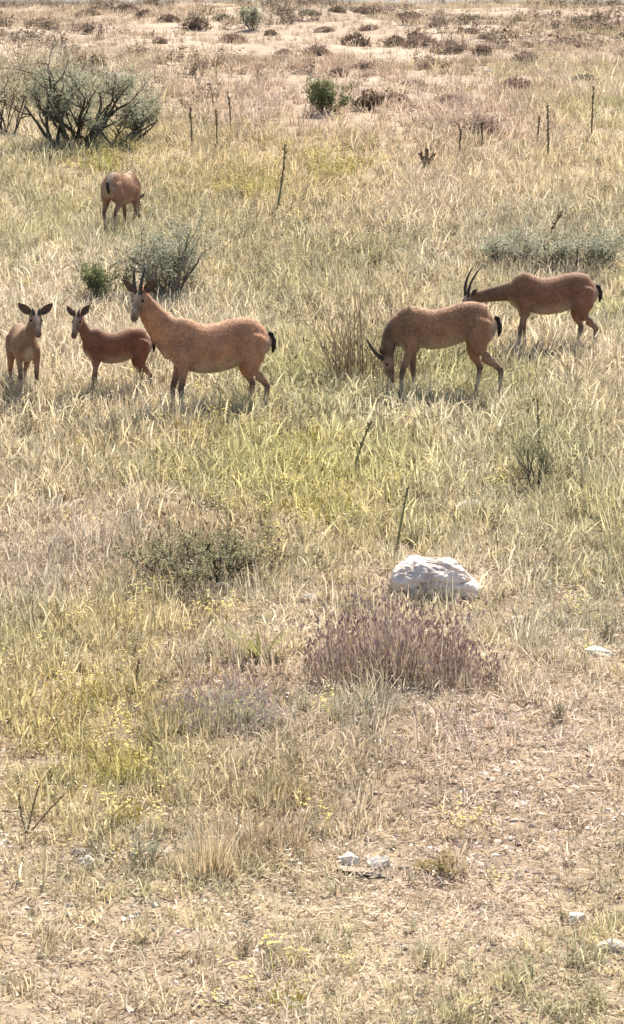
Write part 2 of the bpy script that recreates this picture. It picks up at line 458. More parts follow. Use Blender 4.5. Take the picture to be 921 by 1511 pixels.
# ---- leafy weeds, flowers, pebbles
def weed(n, h, lw):
    m = MB()
    for i in range(n):
        a = random.uniform(0, 6.28); p = Vector((math.cos(a), math.sin(a), 0)) * random.uniform(0, .06)
        d = Vector((random.gauss(0, .35), random.gauss(0, .35), 1)).normalized(); L_ = h * random.uniform(.5, 1)
        m.blade(p, a, L_, random.uniform(0, .4), .005, .2, .3, 0, 2)
        for k in range(7):
            q = p + d * L_ * random.uniform(.2, 1)
            m.leaf(q, Vector((random.gauss(0, 1), random.gauss(0, 1), random.gauss(.3, .5))), Vector((0, 0, 1)), lw * random.uniform(1.5, 2.8), lw, random.random())
    return m.mesh('weed')
c_weed = proto_coll('leafy_weed', [weed(9, .2, .016) for i in range(4)], grass_m)
GP = [Patch(790, 670, 80, 70), Patch(430, 540, 100, 60), Patch(130, 590, 60, 30), Patch(640, 550, 80, 40), Patch(210, 1250, 50, 25), Patch(420, 400, 100, 60), Patch(260, 330, 100, 40), Patch(620, 1030, 100, 30), Patch(880, 800, 80, 60), Patch(330, 840, 110, 30), Patch(850, 350, 160, 40), Patch(690, 760, 70, 30), Patch(460, 1050, 60, 20)]
def greenness(x, y):
    g = np.zeros(len(x))
    for p in GP: g = np.maximum(g, p.w(x, y))
    return g
P = spread(40, keep=lambda x, y: .24 * (1 - .45 * bare(x, y)) * sstep(.35, .6, fbm(x * 1.1, y * .9, 83)) + .45 * greenness(x, y))
mixw = RNG.uniform(0, 1, (len(P), 1))
C_ = (np.array((.15, .16, .075)) * mixw + np.array((.17, .125, .075)) * (1 - mixw)) * RNG.uniform(.6, 1.7, (len(P), 1)) * .75 + patch_colour(P[:, 0], P[:, 1]) * .25
scatter('leafy_weeds', 'small dull green and brown leafy weeds among the dry grass', 'weeds', P, RNG.uniform(.35, 1.15, len(P)) * (.55 + .45 * sstep(15, 22, P[:, 1])), C_, c_weed)

P = spread(2.2, y0=44, y1=108, margin=4, keep=lambda x, y: sstep(.42, .62, fbm(x * .22, y * .15, 57)))
C_ = np.array((.20, .15, .10)) * RNG.uniform(.6, 1.5, (len(P), 1))
scatter('far_scrub', 'dark low scrub tufts merging into the dry upper slope', 'scrub', P, RNG.uniform(.8, 2.2, (len(P), 1)) * np.array((1.5, 1.5, .8)), C_, c_weed)
def flowerstalk(n, h, fl):
    m = MB()
    for i in range(n):
        a = random.uniform(0, 6.28); p = Vector((math.cos(a), math.sin(a), 0)) * random.uniform(0, .07)
        tip = m.blade(p, a, h * random.uniform(.55, 1), random.uniform(0, .4), .004, .2, .3, 0, 2)
        for k in range(fl):
            q = tip + Vector((random.gauss(0, .014), random.gauss(0, .014), random.gauss(-.02, .025)))
            m.leaf(q, Vector((random.gauss(0, 1), random.gauss(0, 1), .3)), Vector((0, 0, 1)), .018, .014, random.random(), 1)
            m.leaf(q, Vector((random.gauss(0, 1), random.gauss(0, 1), .3)), Vector((0, 0, 1)), .018, .014, random.random(), 1)
    return m.mesh('flower')
yellow_m = leaf_mat('yellow_petal', (.58, .48, .13), (.72, .62, .25), .3)
white_m = leaf_mat('white_petal', (.70, .64, .50), (.82, .77, .66), .3)
c_yel = proto_coll('yellow_flower', [flowerstalk(5, .22, 4) for i in range(4)], [grass_m, yellow_m])
c_whi = proto_coll('white_flower', [flowerstalk(3, .16, 2) for i in range(4)], [grass_m, white_m])
YP = [Patch(180, 1120, 70, 60), Patch(370, 270, 90, 40), Patch(490, 240, 70, 40), Patch(470, 740, 90, 50), Patch(420, 650, 100, 40), Patch(190, 1200, 60, 40), Patch(160, 235, 50, 30), Patch(130, 1010, 50, 40), Patch(290, 610, 60, 25), Patch(240, 930, 60, 30), Patch(670, 1260, 60, 25), Patch(420, 1460, 50, 30)]
def yellowness(x, y):
    g = np.zeros(len(x))
    for p in YP: g = np.maximum(g, p.w(x, y))
    return g
P = spread(30, keep=lambda x, y: .07 * (1 - bare(x, y)) * sstep(.45, .6, fbm(x * .6, y * .5, 87)) + .5 * yellowness(x, y))
scatter('yellow_flowers', 'small yellow wildflowers dotted through the grass', 'flowers', P, RNG.uniform(.6, 1.2, len(P)), np.tile(YGREEN, (len(P), 1)) * RNG.uniform(.7, 1.2, (len(P), 1)), c_yel)
WP = [Patch(180, 640, 160, 40), Patch(620, 590, 150, 30), Patch(700, 750, 70, 30), Patch(90, 560, 100, 50), Patch(690, 290, 50, 20), Patch(430, 390, 60, 30), Patch(850, 560, 80, 60), Patch(220, 1250, 50, 25)]
def whiteness(x, y):
    g = np.zeros(len(x))
    for p in WP: g = np.maximum(g, p.w(x, y))
    return g
P = spread(22, keep=lambda x, y: .10 * (1 - bare(x, y)) + .45 * whiteness(x, y))
scatter('white_flowers', 'tiny cream wildflowers dotted through the grass', 'flowers', P, RNG.uniform(.6, 1.2, len(P)), np.tile(STRAW, (len(P), 1)), c_whi)

def rock_mesh(name, seed, sx, sy, sz, sub=2, rough=.28, freq=1.3, fine=.06):
    """an angular stone: hull of random points, split, eased and roughened"""
    rnd = random.Random(seed); bm = bmesh.new()
    for i in range(18):
        n = Vector((rnd.gauss(0, 1), rnd.gauss(0, 1), rnd.gauss(0, 1))).normalized() * rnd.uniform(.62, 1.15)
        bm.verts.new((n.x, n.y, max(n.z * .8, -.35)))
    r = bmesh.ops.convex_hull(bm, input=bm.verts[:])
    bmesh.ops.delete(bm, geom=list({g for g in r['geom_interior'] + r['geom_unused'] if isinstance(g, bmesh.types.BMVert)}), context='VERTS')
    for k in range(max(sub - 1, 0)):
        bmesh.ops.subdivide_edges(bm, edges=bm.edges[:], cuts=1, use_grid_fill=True)
        bmesh.ops.smooth_vert(bm, verts=bm.verts[:], factor=.22, use_axis_x=True, use_axis_y=True, use_axis_z=True)
    o = Vector((seed * 3.7, seed * 1.3, seed * 2.1))
    for v in bm.verts:
        k = 1 + rough * .5 * mnoise.noise(v.co * freq + o) + fine * mnoise.noise(v.co * 4.5 + o)
        v.co = Vector((v.co.x * sx * k, v.co.y * sy * k, v.co.z * sz * k))
    bmesh.ops.recalc_face_normals(bm, faces=bm.faces[:])
    me = bpy.data.meshes.new(name); bm.to_mesh(me); bm.free(); return me
def inst_col_mat(name):
    m, nt, N, L, out = new_mat(name)
    ai = N.new('ShaderNodeAttribute'); ai.attribute_type = 'INSTANCER'; ai.attribute_name = 'col'
    d = N.new('ShaderNodeBsdfPrincipled'); d.inputs['Roughness'].default_value = .9
    L.new(ai.outputs['Color'], d.inputs['Base Color']); L.new(d.outputs[0], out.inputs['Surface']); return m
peb_m = inst_col_mat('pebble')
c_peb = proto_coll('pebble', [rock_mesh('pebble', i, 1, .8, .6, 1) for i in range(5)], peb_m)
P = spread(110, y1=34, keep=lambda x, y: .10 + .9 * np.clip(bare(x, y), 0, 1))
k = np.array((.56, .46, .37)) * RNG.uniform(.45, 1.35, (len(P), 1))
scatter('pebbles', 'small pale pebbles strewn over the bare soil', 'pebbles', P, RNG.lognormal(math.log(.017), .5, len(P)).clip(.006, .04), k, c_peb)

# ------------------------------------------------------------------ the wild goats
def coat_mat():
    m, nt, N, L, out = new_mat('goat_coat')
    a = N.new('ShaderNodeAttribute'); a.attribute_name = 'coat'
    tc = N.new('ShaderNodeTexCoord')
    mp = N.new('ShaderNodeMapping'); mp.inputs['Scale'].default_value = (1, 1, .45); L.new(tc.outputs['Object'], mp.inputs[0])
    n = N.new('ShaderNodeTexNoise'); n.inputs['Scale'].default_value = 70; n.inputs['Detail'].default_value = 6; L.new(mp.outputs[0], n.inputs['Vector'])
    n3 = N.new('ShaderNodeTexNoise'); n3.inputs['Scale'].default_value = 7; n3.inputs['Detail'].default_value = 4; L.new(tc.outputs['Object'], n3.inputs['Vector'])
    ad = N.new('ShaderNodeMath'); ad.operation = 'ADD'; L.new(n.outputs['Fac'], ad.inputs[0]); L.new(n3.outputs['Fac'], ad.inputs[1])
    mr = N.new('ShaderNodeMapRange'); mr.inputs['From Min'].default_value = .7; mr.inputs['From Max'].default_value = 1.3
    mr.inputs['To Min'].default_value = .68; mr.inputs['To Max'].default_value = 1.3; L.new(ad.outputs[0], mr.inputs['Value'])
    sc = N.new('ShaderNodeVectorMath'); sc.operation = 'SCALE'; L.new(a.outputs['Color'], sc.inputs[0]); L.new(mr.outputs[0], sc.inputs['Scale'])
    d = N.new('ShaderNodeBsdfPrincipled'); d.inputs['Roughness'].default_value = .75; d.inputs['Specular IOR Level'].default_value = .2
    d.inputs['Sheen Weight'].default_value = .08; d.inputs['Sheen Roughness'].default_value = .4; d.inputs['Sheen Tint'].default_value = (1, .9, .75, 1)
    L.new(sc.outputs[0], d.inputs['Base Color'])
    bp = N.new('ShaderNodeBump'); bp.inputs['Strength'].default_value = .6; bp.inputs['Distance'].default_value = .008
    L.new(n.outputs['Fac'], bp.inputs['Height']); L.new(bp.outputs[0], d.inputs['Normal']); L.new(d.outputs[0], out.inputs['Surface'])
    return m
COAT = coat_mat()
HORN = noise_mat('horn', (.035, .026, .018), (.075, .055, .038), 40, .55, .5, 90, .004)
HOOF = noise_mat('hoof', (.025, .02, .017), (.05, .04, .03), 30, .5, .2)
EYE = noise_mat('eye', (.012, .009, .006), (.02, .014, .01), 30, .12, .0)
TAILM = noise_mat('tail_hair', (.018, .012, .009), (.05, .034, .022), 60, .8, .6, 160, .006)
EARM = noise_mat('ear_skin', (.07, .043, .028), (.14, .09, .06), 30, .8, .3)

RED = (.36, .20, .115); TAN = (.45, .29, .17); DARK = (.15, .09, .053); CREAM = (.44, .33, .22); MID = (.29, .165, .095)

def catmull(rows, k=4):
    """rows: lists of numbers; smooth interpolation through them"""
    A = np.array(rows, float); out = []
    n = len(A)
    for i in range(n - 1):
        p0, p1, p2, p3 = A[max(i - 1, 0)], A[i], A[i + 1], A[min(i + 2, n - 1)]
        for j in range(k):
            t = j / k
            out.append(.5 * ((2 * p1) + (-p0 + p2) * t + (2 * p0 - 5 * p1 + 4 * p2 - p3) * t * t + (-p0 + 3 * p1 - 3 * p2 + p3) * t ** 3))
    out.append(A[-1]); return np.array(out)

def limb(bm_v, bm_f, bm_c, rows, side, seg=14, k=4, under=None, back=None):
    """rows: x y z half_width half_height r g b; a closed elliptic tube joined to the others by a voxel remesh"""
    Q = catmull(rows, k); Q[:, 3:5] = np.maximum(Q[:, 3:5], .006)
    P = [Vector(q[:3]) for q in Q]; n = len(P)
    # rounded ends
    def cap(i, j):
        t = (P[i] - P[j]).normalized(); r = min(Q[i][3], Q[i][4]); e = []
        for a in (.45, .8): 
            q = Q[i].copy(); q[:3] = P[i] + t * r * a * .6; q[3:5] *= math.cos(a * 1.25); e.append(q)
        return e
    Q = np.array(cap(0, 1)[::-1] + list(Q) + cap(n - 1, n - 2)); P = [Vector(q[:3]) for q in Q]; n = len(P)
    b = len(bm_v); side = Vector(side).normalized()
    for i in range(n):
        t = (P[min(i + 1, n - 1)] - P[max(i - 1, 0)]).normalized()
        s = (side - t * side.dot(t)).normalized(); u = t.cross(s)
        if u.z < 0 and abs(t.z) < .7: u = -u
        for j in range(seg):
            a = 2 * math.pi * j / seg
            bm_v.append(P[i] + s * math.cos(a) * Q[i][3] + u * math.sin(a) * Q[i][4])
            c = Vector(Q[i][5:8])
            if under is not None and math.sin(a) < -.35: c = c.lerp(Vector(under), min(1, (-math.sin(a) - .35) * 1.7))
            if back is not None and math.sin(a) > .75: c = c.lerp(Vector(back), min(1, (math.sin(a) - .75) * 3))  # paler topline: the sunlit strip of the back put into the coat colour
            bm_c.append(c)
    for i in range(n - 1):
        for j in range(seg):
            bm_f.append((b + i * seg + j, b + i * seg + (j + 1) % seg, b + (i + 1) * seg + (j + 1) % seg, b + (i + 1) * seg + j))
    bm_f.append(tuple(b + j for j in range(seg - 1, -1, -1))); bm_f.append(tuple(b + (n - 1) * seg + j for j in range(seg)))

def make_goat(name, label, pos, rz, s=1.0, neck=None, f=(.5, .5, -.6), turn=(0, 1, 0), legs=None, drop=0.0, girth=1.0, head=1.0, horn=.24, ear=.12,
              coat=RED, back=TAN, belly=CREAM, neckc=None, horn_spread=.15, leglen=1.0, group='wild goats grazing on the slope', tail_swing=.0, horn_back=1.0, xl=.90):
    root = empty(name, pos, rz); tag(root, label, 'wild goat', group)
    V, F, C = [], [], []
    lz = .40 * (leglen - 1)                       # longer legs lift the trunk
    def dz(x): return lz - drop * float(sstep(-.25, .42, x))
    T = [(-.53, .695, .60, .042), (-.49, .755, .53, .085), (-.41, .815, .47, .115), (-.30, .85, .455, .130), (-.18, .835, .425, .140), (-.04, .805, .385, .160), (.10, .795, .375, .165),
         (.22, .82, .40, .142), (.31, .855, .425, .112), (.39, .83, .46, .095), (.47, .75, .53, .062)]
    rows = []
    for x, zt, zb, w in T:
        m_ = (zt + zb) / 2; h = (zt - zb) / 2
        g = girth if -.4 < x < .3 else 1
        zb2 = zt - 2 * h * (1 - (1 - g) * .9); m_ = (zt + zb2) / 2; h = (zt - zb2) / 2
        rows.append((x, 0, m_ + dz(x), w * (1 - (1 - g) * .8), h, *coat))
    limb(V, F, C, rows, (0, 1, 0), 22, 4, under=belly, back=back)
    # neck
    nc = neckc or coat
    nk = [(x, y, z + dz(x) * (1 if i == 0 else 1), w, h, *nc) for i, (x, y, z, w, h) in enumerate(neck)]
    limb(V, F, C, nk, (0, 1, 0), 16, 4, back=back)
    # head frame: f towards the muzzle, sd to the animal's left, u out of the forehead
    fv = Vector(f).normalized(); sd = Vector(turn); sd = (sd - fv * sd.dot(fv)).normalized(); u = fv.cross(sd)
    if u.z < 0 and abs(fv.z) < .95: u, sd = -u, -sd
    o = Vector(nk[-1][:3])
    hp = lambda a, b, c: o + (fv * a + u * b + sd * c) * head
    hr = []
    for a, b, w, h, c in ((-.045, -.015, .045, .050, nc), (.0, .0, .056, .062, nc), (.05, .0, .058, .060, MID), (.10, -.006, .050, .054, MID), (.145, -.014, .039, .045, DARK), (.19, -.020, .033, .037, MID), (.225, -.022, .030, .033, DARK), (.24, -.024, .024, .026, DARK)):
        q = hp(a, b, 0); hr.append((*q, w * head, h * head, *c))
    limb(V, F, C, hr, sd, 14, 3)
    limb(V, F, C, [(*hp(.03, .052, 0), .014, .014, *CREAM), (*hp(.10, .044, 0), .013, .012, *CREAM), (*hp(.17, .017, 0), .010, .010, *CREAM)], sd, 8, 3)
    # legs
    lg = dict(fl=0, fr=0, hl=0, hr=0); lg.update(legs or {})
    hoof_at = []
    for key, sy in (('fl', 1), ('fr', -1)):
        e = lg[key]; L_ = leglen
        p = [(.34, .085, .60 + dz(.34), .055, .09, coat), (.31, .105, .47 * L_ + dz(.3) * .5, .045, .062, coat), (.315 + e * .45, .10, .36 * L_, .033, .038, MID), (.33 + e * .75, .095, .25 * L_, .026, .030, DARK),
             (.325 + e * .9, .09, .14 * L_, .0185, .021, CREAM), (.32 + e, .09, .075, .022, .025, DARK), (.335 + e, .09, .03, .023, .028, DARK)]
        limb(V, F, C, [(x, y * sy, z, w, h, *c) for x, y, z, w, h, c in p], (0, 1, 0), 10, 4); hoof_at.append((.34 + e, .09 * sy))
    for key, sy in (('hl', 1), ('hr', -1)):
        e = lg[key]; L_ = leglen
        p = [(-.385, .070, .68 + lz, .078, .115, coat), (-.355, .088, .54 * L_ + lz * .3, .072, .125, coat), (-.35 + e * .3, .105, .41 * L_, .045, .066, coat), (-.44 + e * .7, .10, .315 * L_, .030, .036, MID), (-.475 + e * .85, .098, .27 * L_, .026, .033, DARK),
             (-.462 + e * .95, .095, .16 * L_, .020, .024, CREAM), (-.45 + e, .093, .075, .022, .026, DARK), (-.435 + e, .093, .03, .023, .028, DARK)]
        limb(V, F, C, [(x, y * sy, z, w, h, *c) for x, y, z, w, h, c in p], (0, 1, 0), 10, 4); hoof_at.append((-.43 + e, .093 * sy))
    me = bpy.data.meshes.new('raw'); me.from_pydata([tuple(v) for v in V], [], F); me.update()
    tmp = bpy.data.objects.new('raw', me); COL.objects.link(tmp)
    rm = tmp.modifiers.new('r', 'REMESH'); rm.mode = 'VOXEL'; rm.voxel_size = .0105; rm.use_smooth_shade = True
    sm = tmp.modifiers.new('s', 'SMOOTH'); sm.factor = .5; sm.iterations = 5
    bm2 = bpy.data.meshes.new_from_object(tmp.evaluated_get(bpy.context.evaluated_depsgraph_get()))
    bpy.data.objects.remove(tmp); bm2.name = 'body'
    kd = kdtree.KDTree(len(V))
    for i, v in enumerate(V): kd.insert(v, i)
    kd.balance()
    cols = np.ones((len(bm2.vertices), 4), np.float32)
    for v in bm2.vertices:
        t = Vector((0, 0, 0)); ws = 0
        for co, i, d in kd.find_n(v.co, 6):
            w = 1 / (d + .006) ** 2; t += C[i] * w; ws += w
        cols[v.index, :3] = t / ws
    x = np.empty(len(bm2.vertices) * 3, np.float32); bm2.vertices.foreach_get('co', x); x = x.reshape(-1, 3)
    rump = np.exp(-(((x[:, 0] + .53) / .05) ** 2 + ((x[:, 2] - .60 - lz) / .12) ** 2))[:, None] * .8     # pale patch under the tail
    cols[:, :3] = cols[:, :3] * (1 - rump) + np.array(CREAM) * rump
    a = bm2.attributes.new('coat', 'FLOAT_COLOR', 'POINT'); a.data.foreach_set('color', cols.ravel())
    bm2.materials.clear()
    # short lying hair over the coat
    nf = len(bm2.polygons); cen = np.empty(nf * 3, np.float32); bm2.polygons.foreach_get('center', cen); cen = cen.reshape(-1, 3)
    nor = np.empty(nf * 3, np.float32); bm2.polygons.foreach_get('normal', nor); nor = nor.reshape(-1, 3)
    v0 = np.array([p.vertices[0] for p in bm2.polygons]); keep = np.nonzero(cen[:, 2] > .2)[0]
    g_ = np.random.default_rng(3); pick = g_.choice(keep, 16000)
    c_, n_ = cen[pick] + g_.normal(0, .003, (16000, 3)), nor[pick]
    flow = np.array((-1.0, 0, -.75)) + g_.normal(0, .25, (16000, 3)); flow -= n_ * (flow * n_).sum(1, keepdims=True)
    flow = flow / np.linalg.norm(flow, axis=1, keepdims=True) + n_ * .30
    sdv = np.cross(flow, n_); sdv /= np.linalg.norm(sdv, axis=1, keepdims=True) + 1e-6
    ln = g_.uniform(.014, .03, (16000, 1)) * np.clip(cen[pick][:, 2:3] / .5, .5, 1) * np.where(cen[pick][:, 2:3] > .86, .55, 1)
    fv_ = np.stack([c_ - sdv * .0025 - n_ * .002, c_ + sdv * .0025 - n_ * .002, c_ + flow * ln], 1).reshape(-1, 3)
    fm = bpy.data.meshes.new('fur'); fm.from_pydata(fv_.tolist(), [], np.arange(48000).reshape(-1, 3).tolist())
    fc = np.ones((48000, 4), np.float32); fc[:, :3] = np.repeat(cols[v0[pick], :3] * g_.uniform(.72, 1.32, (16000, 1)), 3, 0)
    a = fm.attributes.new('coat', 'FLOAT_COLOR', 'POINT'); a.data.foreach_set('color', fc.ravel()); fm.update()
    sc = Vector((s, s, s))
    def child(nm, mesh, mat, smooth=True):
        c = obj(nm, mesh, mat, root, smooth=smooth); return c
    child('body', bm2, COAT); tag(child('fur', fm, COAT, False), kind='stuff')
    for sgn in (1, -1):
        if horn > 0:
            pts, rad = [], []; n = 12
            for i in range(n + 1):
                t = i / n; th = t * 1.15 * horn_back
                d_u = math.sin(.95 - .0) ; 
                pts.append(hp(.035, .045, sgn * .022) + (u * (math.sin(.85 + th) - math.sin(.85)) * 0 + (u * (.80 * t - .30 * t * t * horn_back) - fv * (.45 * t + .45 * t * t * horn_back)) + sd * sgn * horn_spread * t) * horn * head)
                rad.append((.017 * (1 - t) ** .7 + .004) * (1 + .06 * math.sin(i * 2.6)) * head)
            m = MB(); m.tube(pts, rad, 8); child('horn', m.mesh('horn'), HORN)
        # ear: a cupped leaf
        m = MB(); vs = []; fs = []; n = 7
        ed = (sd * sgn * .80 + u * .42 - fv * .42).normalized(); en = (u * .2 + fv * .75 - sd * sgn * .1); en = (en - ed * en.dot(ed)).normalized(); es = ed.cross(en)
        for layer in (0, 1):
            for i in range(n + 1):
                t = i / n; w = ear * .26 * math.sin(math.pi * min(1, .16 + .84 * t)) ** .75 + .001
                cpt = hp(-.012, .028, sgn * .045) + ed * ear * t * head - en * .006 * layer
                for j in (-1, -.5, 0, .5, 1):
                    vs.append(cpt + es * w * j * head + en * (abs(j) ** 2) * w * .55 * head)
        h = (n + 1) * 5
        for i in range(n):
            for j in range(4):
                q = (i * 5 + j, i * 5 + j + 1, (i + 1) * 5 + j + 1, (i + 1) * 5 + j); fs.append(q); fs.append(tuple(h + k for k in q[::-1]))
            for j in (0, 4): fs.append((i * 5 + j, (i + 1) * 5 + j, h + (i + 1) * 5 + j, h + i * 5 + j))
        m.add(vs, fs); child('ear', m.mesh('ear'), EARM)
        b2 = bmesh.new(); bmesh.ops.create_uvsphere(b2, u_segments=10, v_segments=8, radius=.013 * head)
        em = bpy.data.meshes.new('eye'); b2.to_mesh(em); b2.free()
        e = child('eye', em, EYE); e.location = hp(.082, .018, sgn * .049)
    # tail
    m = MB(); tz = .715 + lz
    m.tube([Vector((-.525, 0, tz)), Vector((-.555, tail_swing * .3, tz - .02)), Vector((-.575, tail_swing * .6, tz - .07)), Vector((-.575, tail_swing, tz - .13)), Vector((-.565, tail_swing * 1.1, tz - .175))], [.018, .026, .028, .023, .006], 9)
    child('tail', m.mesh('tail'), TAILM)
    # hooves: two toes each
    for hx, hy in hoof_at:
        m = MB()
        for q in (-1, 1):
            c = Vector((hx, hy + q * .0125, 0))
            vs = [c + Vector((dx * (1 if zz == 0 else .72) + (0 if zz == 0 else -.006), dy * (1 if zz == 0 else .85), zz)) for zz in (0, .042) for dx, dy in ((.036, 0), (.018, .0115), (-.024, .011), (-.024, -.011), (.018, -.0115))]
            m.add(vs, [(4, 3, 2, 1, 0), (5, 6, 7, 8, 9)] + [(i, (i + 1) % 5, 5 + (i + 1) % 5, 5 + i) for i in range(5)])
        child('hoof', m.mesh('hoof'), HOOF, False)
    root.scale = (s * xl, s, s)
    return root

UP_NECK = [(.36, 0, .66, .105, .165), (.46, .0, .76, .082, .125), (.535, .02, .87, .064, .088), (.575, .04, .97, .056, .068), (.59, .055, 1.02, .05, .055)]
LOW_NECK = [(.36, 0, .66, .105, .16), (.48, 0, .645, .08, .115), (.57, .0, .57, .062, .085), (.61, .02, .48, .054, .068), (.615, .03, .43, .05, .055)]
def put(px, py, lift=-.012):
    p = at(px, py); return p + Vector((0, 0, lift))

make_goat('wild_goat', 'large tan wild goat standing side on, head raised, a small kid at its chest', put(316, 614), R(191), .98,
          [(.35, 0, .65, .108, .19), (.47, .0, .745, .084, .148), (.585, .02, .87, .072, .116), (.665, .04, .99, .062, .086), (.69, .055, 1.06, .054, .062)], (.42, .55, -.72), (-.75, .65, 0), head=1.1,
          legs=dict(fl=.0, fr=.06, hl=-.02, hr=.10), horn=.21, ear=.15, coat=(0.397, 0.192, 0.096), back=(.42, .27, .155), girth=1.0)
make_goat('wild_goat', 'brown wild goat with its head down in tall dry grass, grazing', put(652, 591), R(181), .99,
          [(.34, 0, .68, .10, .15), (.45, 0, .64, .078, .115), (.52, .0, .56, .062, .088), (.545, .02, .47, .054, .068), (.545, .03, .42, .05, .055)], (-.05, .12, -1), (0, 1, 0),
          legs=dict(fl=.10, fr=-.06, hl=-.12, hr=.10), drop=.03, horn=.25, ear=.12, coat=(0.299, 0.150, 0.073), back=(.36, .235, .135), neckc=(0.157, 0.091, 0.048), girth=.80, horn_back=.6, leglen=1.04, xl=.86)
E_NECK = [(.36, 0, .66, .10, .145), (.50, .0, .655, .072, .10), (.68, .0, .63, .060, .080), (.84, .02, .605, .052, .064), (.93, .03, .60, .05, .055)]
make_goat('wild_goat', 'dark brown wild goat with upright horns showing above the back of the grazing goat', put(812, 522), R(184), .88, E_NECK, (.66, .38, -.66), (-.5, .85, 0),
          legs=dict(fl=.05, fr=-.04, hl=-.04, hr=.12), horn=.31, ear=.10, coat=(0.240, 0.110, 0.055), back=(.34, .225, .13), neckc=(0.179, 0.100, 0.053), girth=.90, horn_spread=.16, horn_back=1.25)
K_NECK = [(.35, 0, .68, .085, .14), (.44, .0, .77, .066, .10), (.51, .02, .88, .053, .072), (.55, .04, .96, .05, .06), (.56, .05, .99, .048, .052)]
KID = dict(horn=.07, girth=.90, head=1.28, leglen=1.06)
make_goat('goat_kid', 'dark reddish goat kid with ears spread, side on at the chest of the large goat', put(172, 588), R(194), .70, K_NECK, (.45, .6, -.66), (-.7, .7, 0),
          legs=dict(fl=.05, fr=-.05, hl=-.02, hr=.08), ear=.135, coat=(0.204, 0.086, 0.042), back=(.30, .19, .115), neckc=(0.224, 0.117, 0.061), xl=.82, **KID)
make_goat('goat_kid', 'brown goat kid facing the viewer with ears spread in a V', put(36, 584), R(-74), .71, K_NECK, (.72, .0, -.62), (-.05, 1, 0),
          legs=dict(fl=.02, fr=.0, hl=-.02, hr=.05), ear=.15, coat=(0.276, 0.150, 0.070), back=(.30, .20, .115), neckc=(0.246, 0.152, 0.075), **KID)
make_goat('wild_goat', 'wild goat seen from behind with pale lit rump, beyond the shrub behind the large goat', put(180, 341), R(70), .80, LOW_NECK, (.1, -.25, -1), (0, 1, 0),
          legs=dict(fl=.04, fr=-.05, hl=.04, hr=-.04), horn=.20, ear=.12, coat=(0.312, 0.160, 0.084), back=(.46, .34, .22), girth=1.0, tail_swing=-.03)

# ------------------------------------------------------------------ shrubs
def shrub_meshes(seed, w, h, stems, leaves, leaf, upright=.6, bare_top=.3, depth=3):
    rnd = random.Random(seed); B = MB(); Lf = MB(); tips = []
    def branch(p, d, L_, r, lv):
        n = 5; pts = [p]; rad = [r]
        for i in range(n):
            d = (d + Vector((rnd.gauss(0, .20), rnd.gauss(0, .20), rnd.gauss(.05, .14)))).normalized()
            p = p + d * L_ / n; pts.append(p); rad.append(r * (1 - .55 * (i + 1) / n))
            if lv < depth and i >= 1 and rnd.random() < .75:
                nd = (d * .75 + Vector((rnd.gauss(0, .7), rnd.gauss(0, .7), rnd.gauss(.25, .4)))).normalized()
                branch(p, nd, L_ * rnd.uniform(.4, .7), rad[-1] * .65, lv + 1)
            if lv >= 1: tips.append((p.copy(), d.copy(), lv))
        B.tube(pts, rad, 5, rnd.random())
    for i in range(stems):
        a = rnd.uniform(0, 6.28)
        d = Vector((math.cos(a) * (1 - upright) * 1.4, math.sin(a) * (1 - upright) * 1.1, upright + rnd.uniform(-.15, .3))).normalized()
        branch(Vector((math.cos(a), math.sin(a), 0)) * rnd.uniform(0, w * .15) - Vector((0, 0, .03)), d, h * rnd.uniform(.55, .85), h * .026, 0)
    zmax = max(t[0].z for t in tips); xm = max(max(abs(t[0].x), abs(t[0].y)) for t in tips)
    low = [t for t in tips if t[0].z < zmax * (1 - bare_top) or rnd.random() < .25]
    for i in range(leaves):
        p, d, lv = rnd.choice(low)
        q = p + Vector((rnd.gauss(0, .05), rnd.gauss(0, .05), rnd.gauss(0, .045))) * h
        if q.z < .01: q.z = .01
        Lf.leaf(q, Vector((rnd.gauss(0, 1), rnd.gauss(0, 1), rnd.gauss(.5, .6))), Vector((rnd.gauss(0, .5), rnd.gauss(0, .5), 1)), leaf * rnd.uniform(.7, 1.5), leaf * rnd.uniform(.35, .6), rnd.random())
    return B.mesh('branches'), Lf.mesh('foliage'), xm, zmax

bark_dark = leaf_mat('dark_bark', (.045, .038, .024), (.10, .085, .055), .0)
bark_grey = leaf_mat('grey_bark', (.10, .085, .06), (.20, .17, .12), .0)
sage = leaf_mat('sage_leaf', (.19, .195, .125), (.46, .445, .31), .35)
olive = leaf_mat('olive_leaf', (.11, .13, .055), (.28, .29, .13), .28)
olive2 = leaf_mat('light_olive_leaf', (.19, .19, .09), (.44, .41, .22), .3)
brownleaf = leaf_mat('brown_leaf', (.10, .068, .042), (.26, .18, .115), .2)
mauveleaf = leaf_mat('mauve_leaf', (.25, .175, .125), (.46, .345, .255), .25)

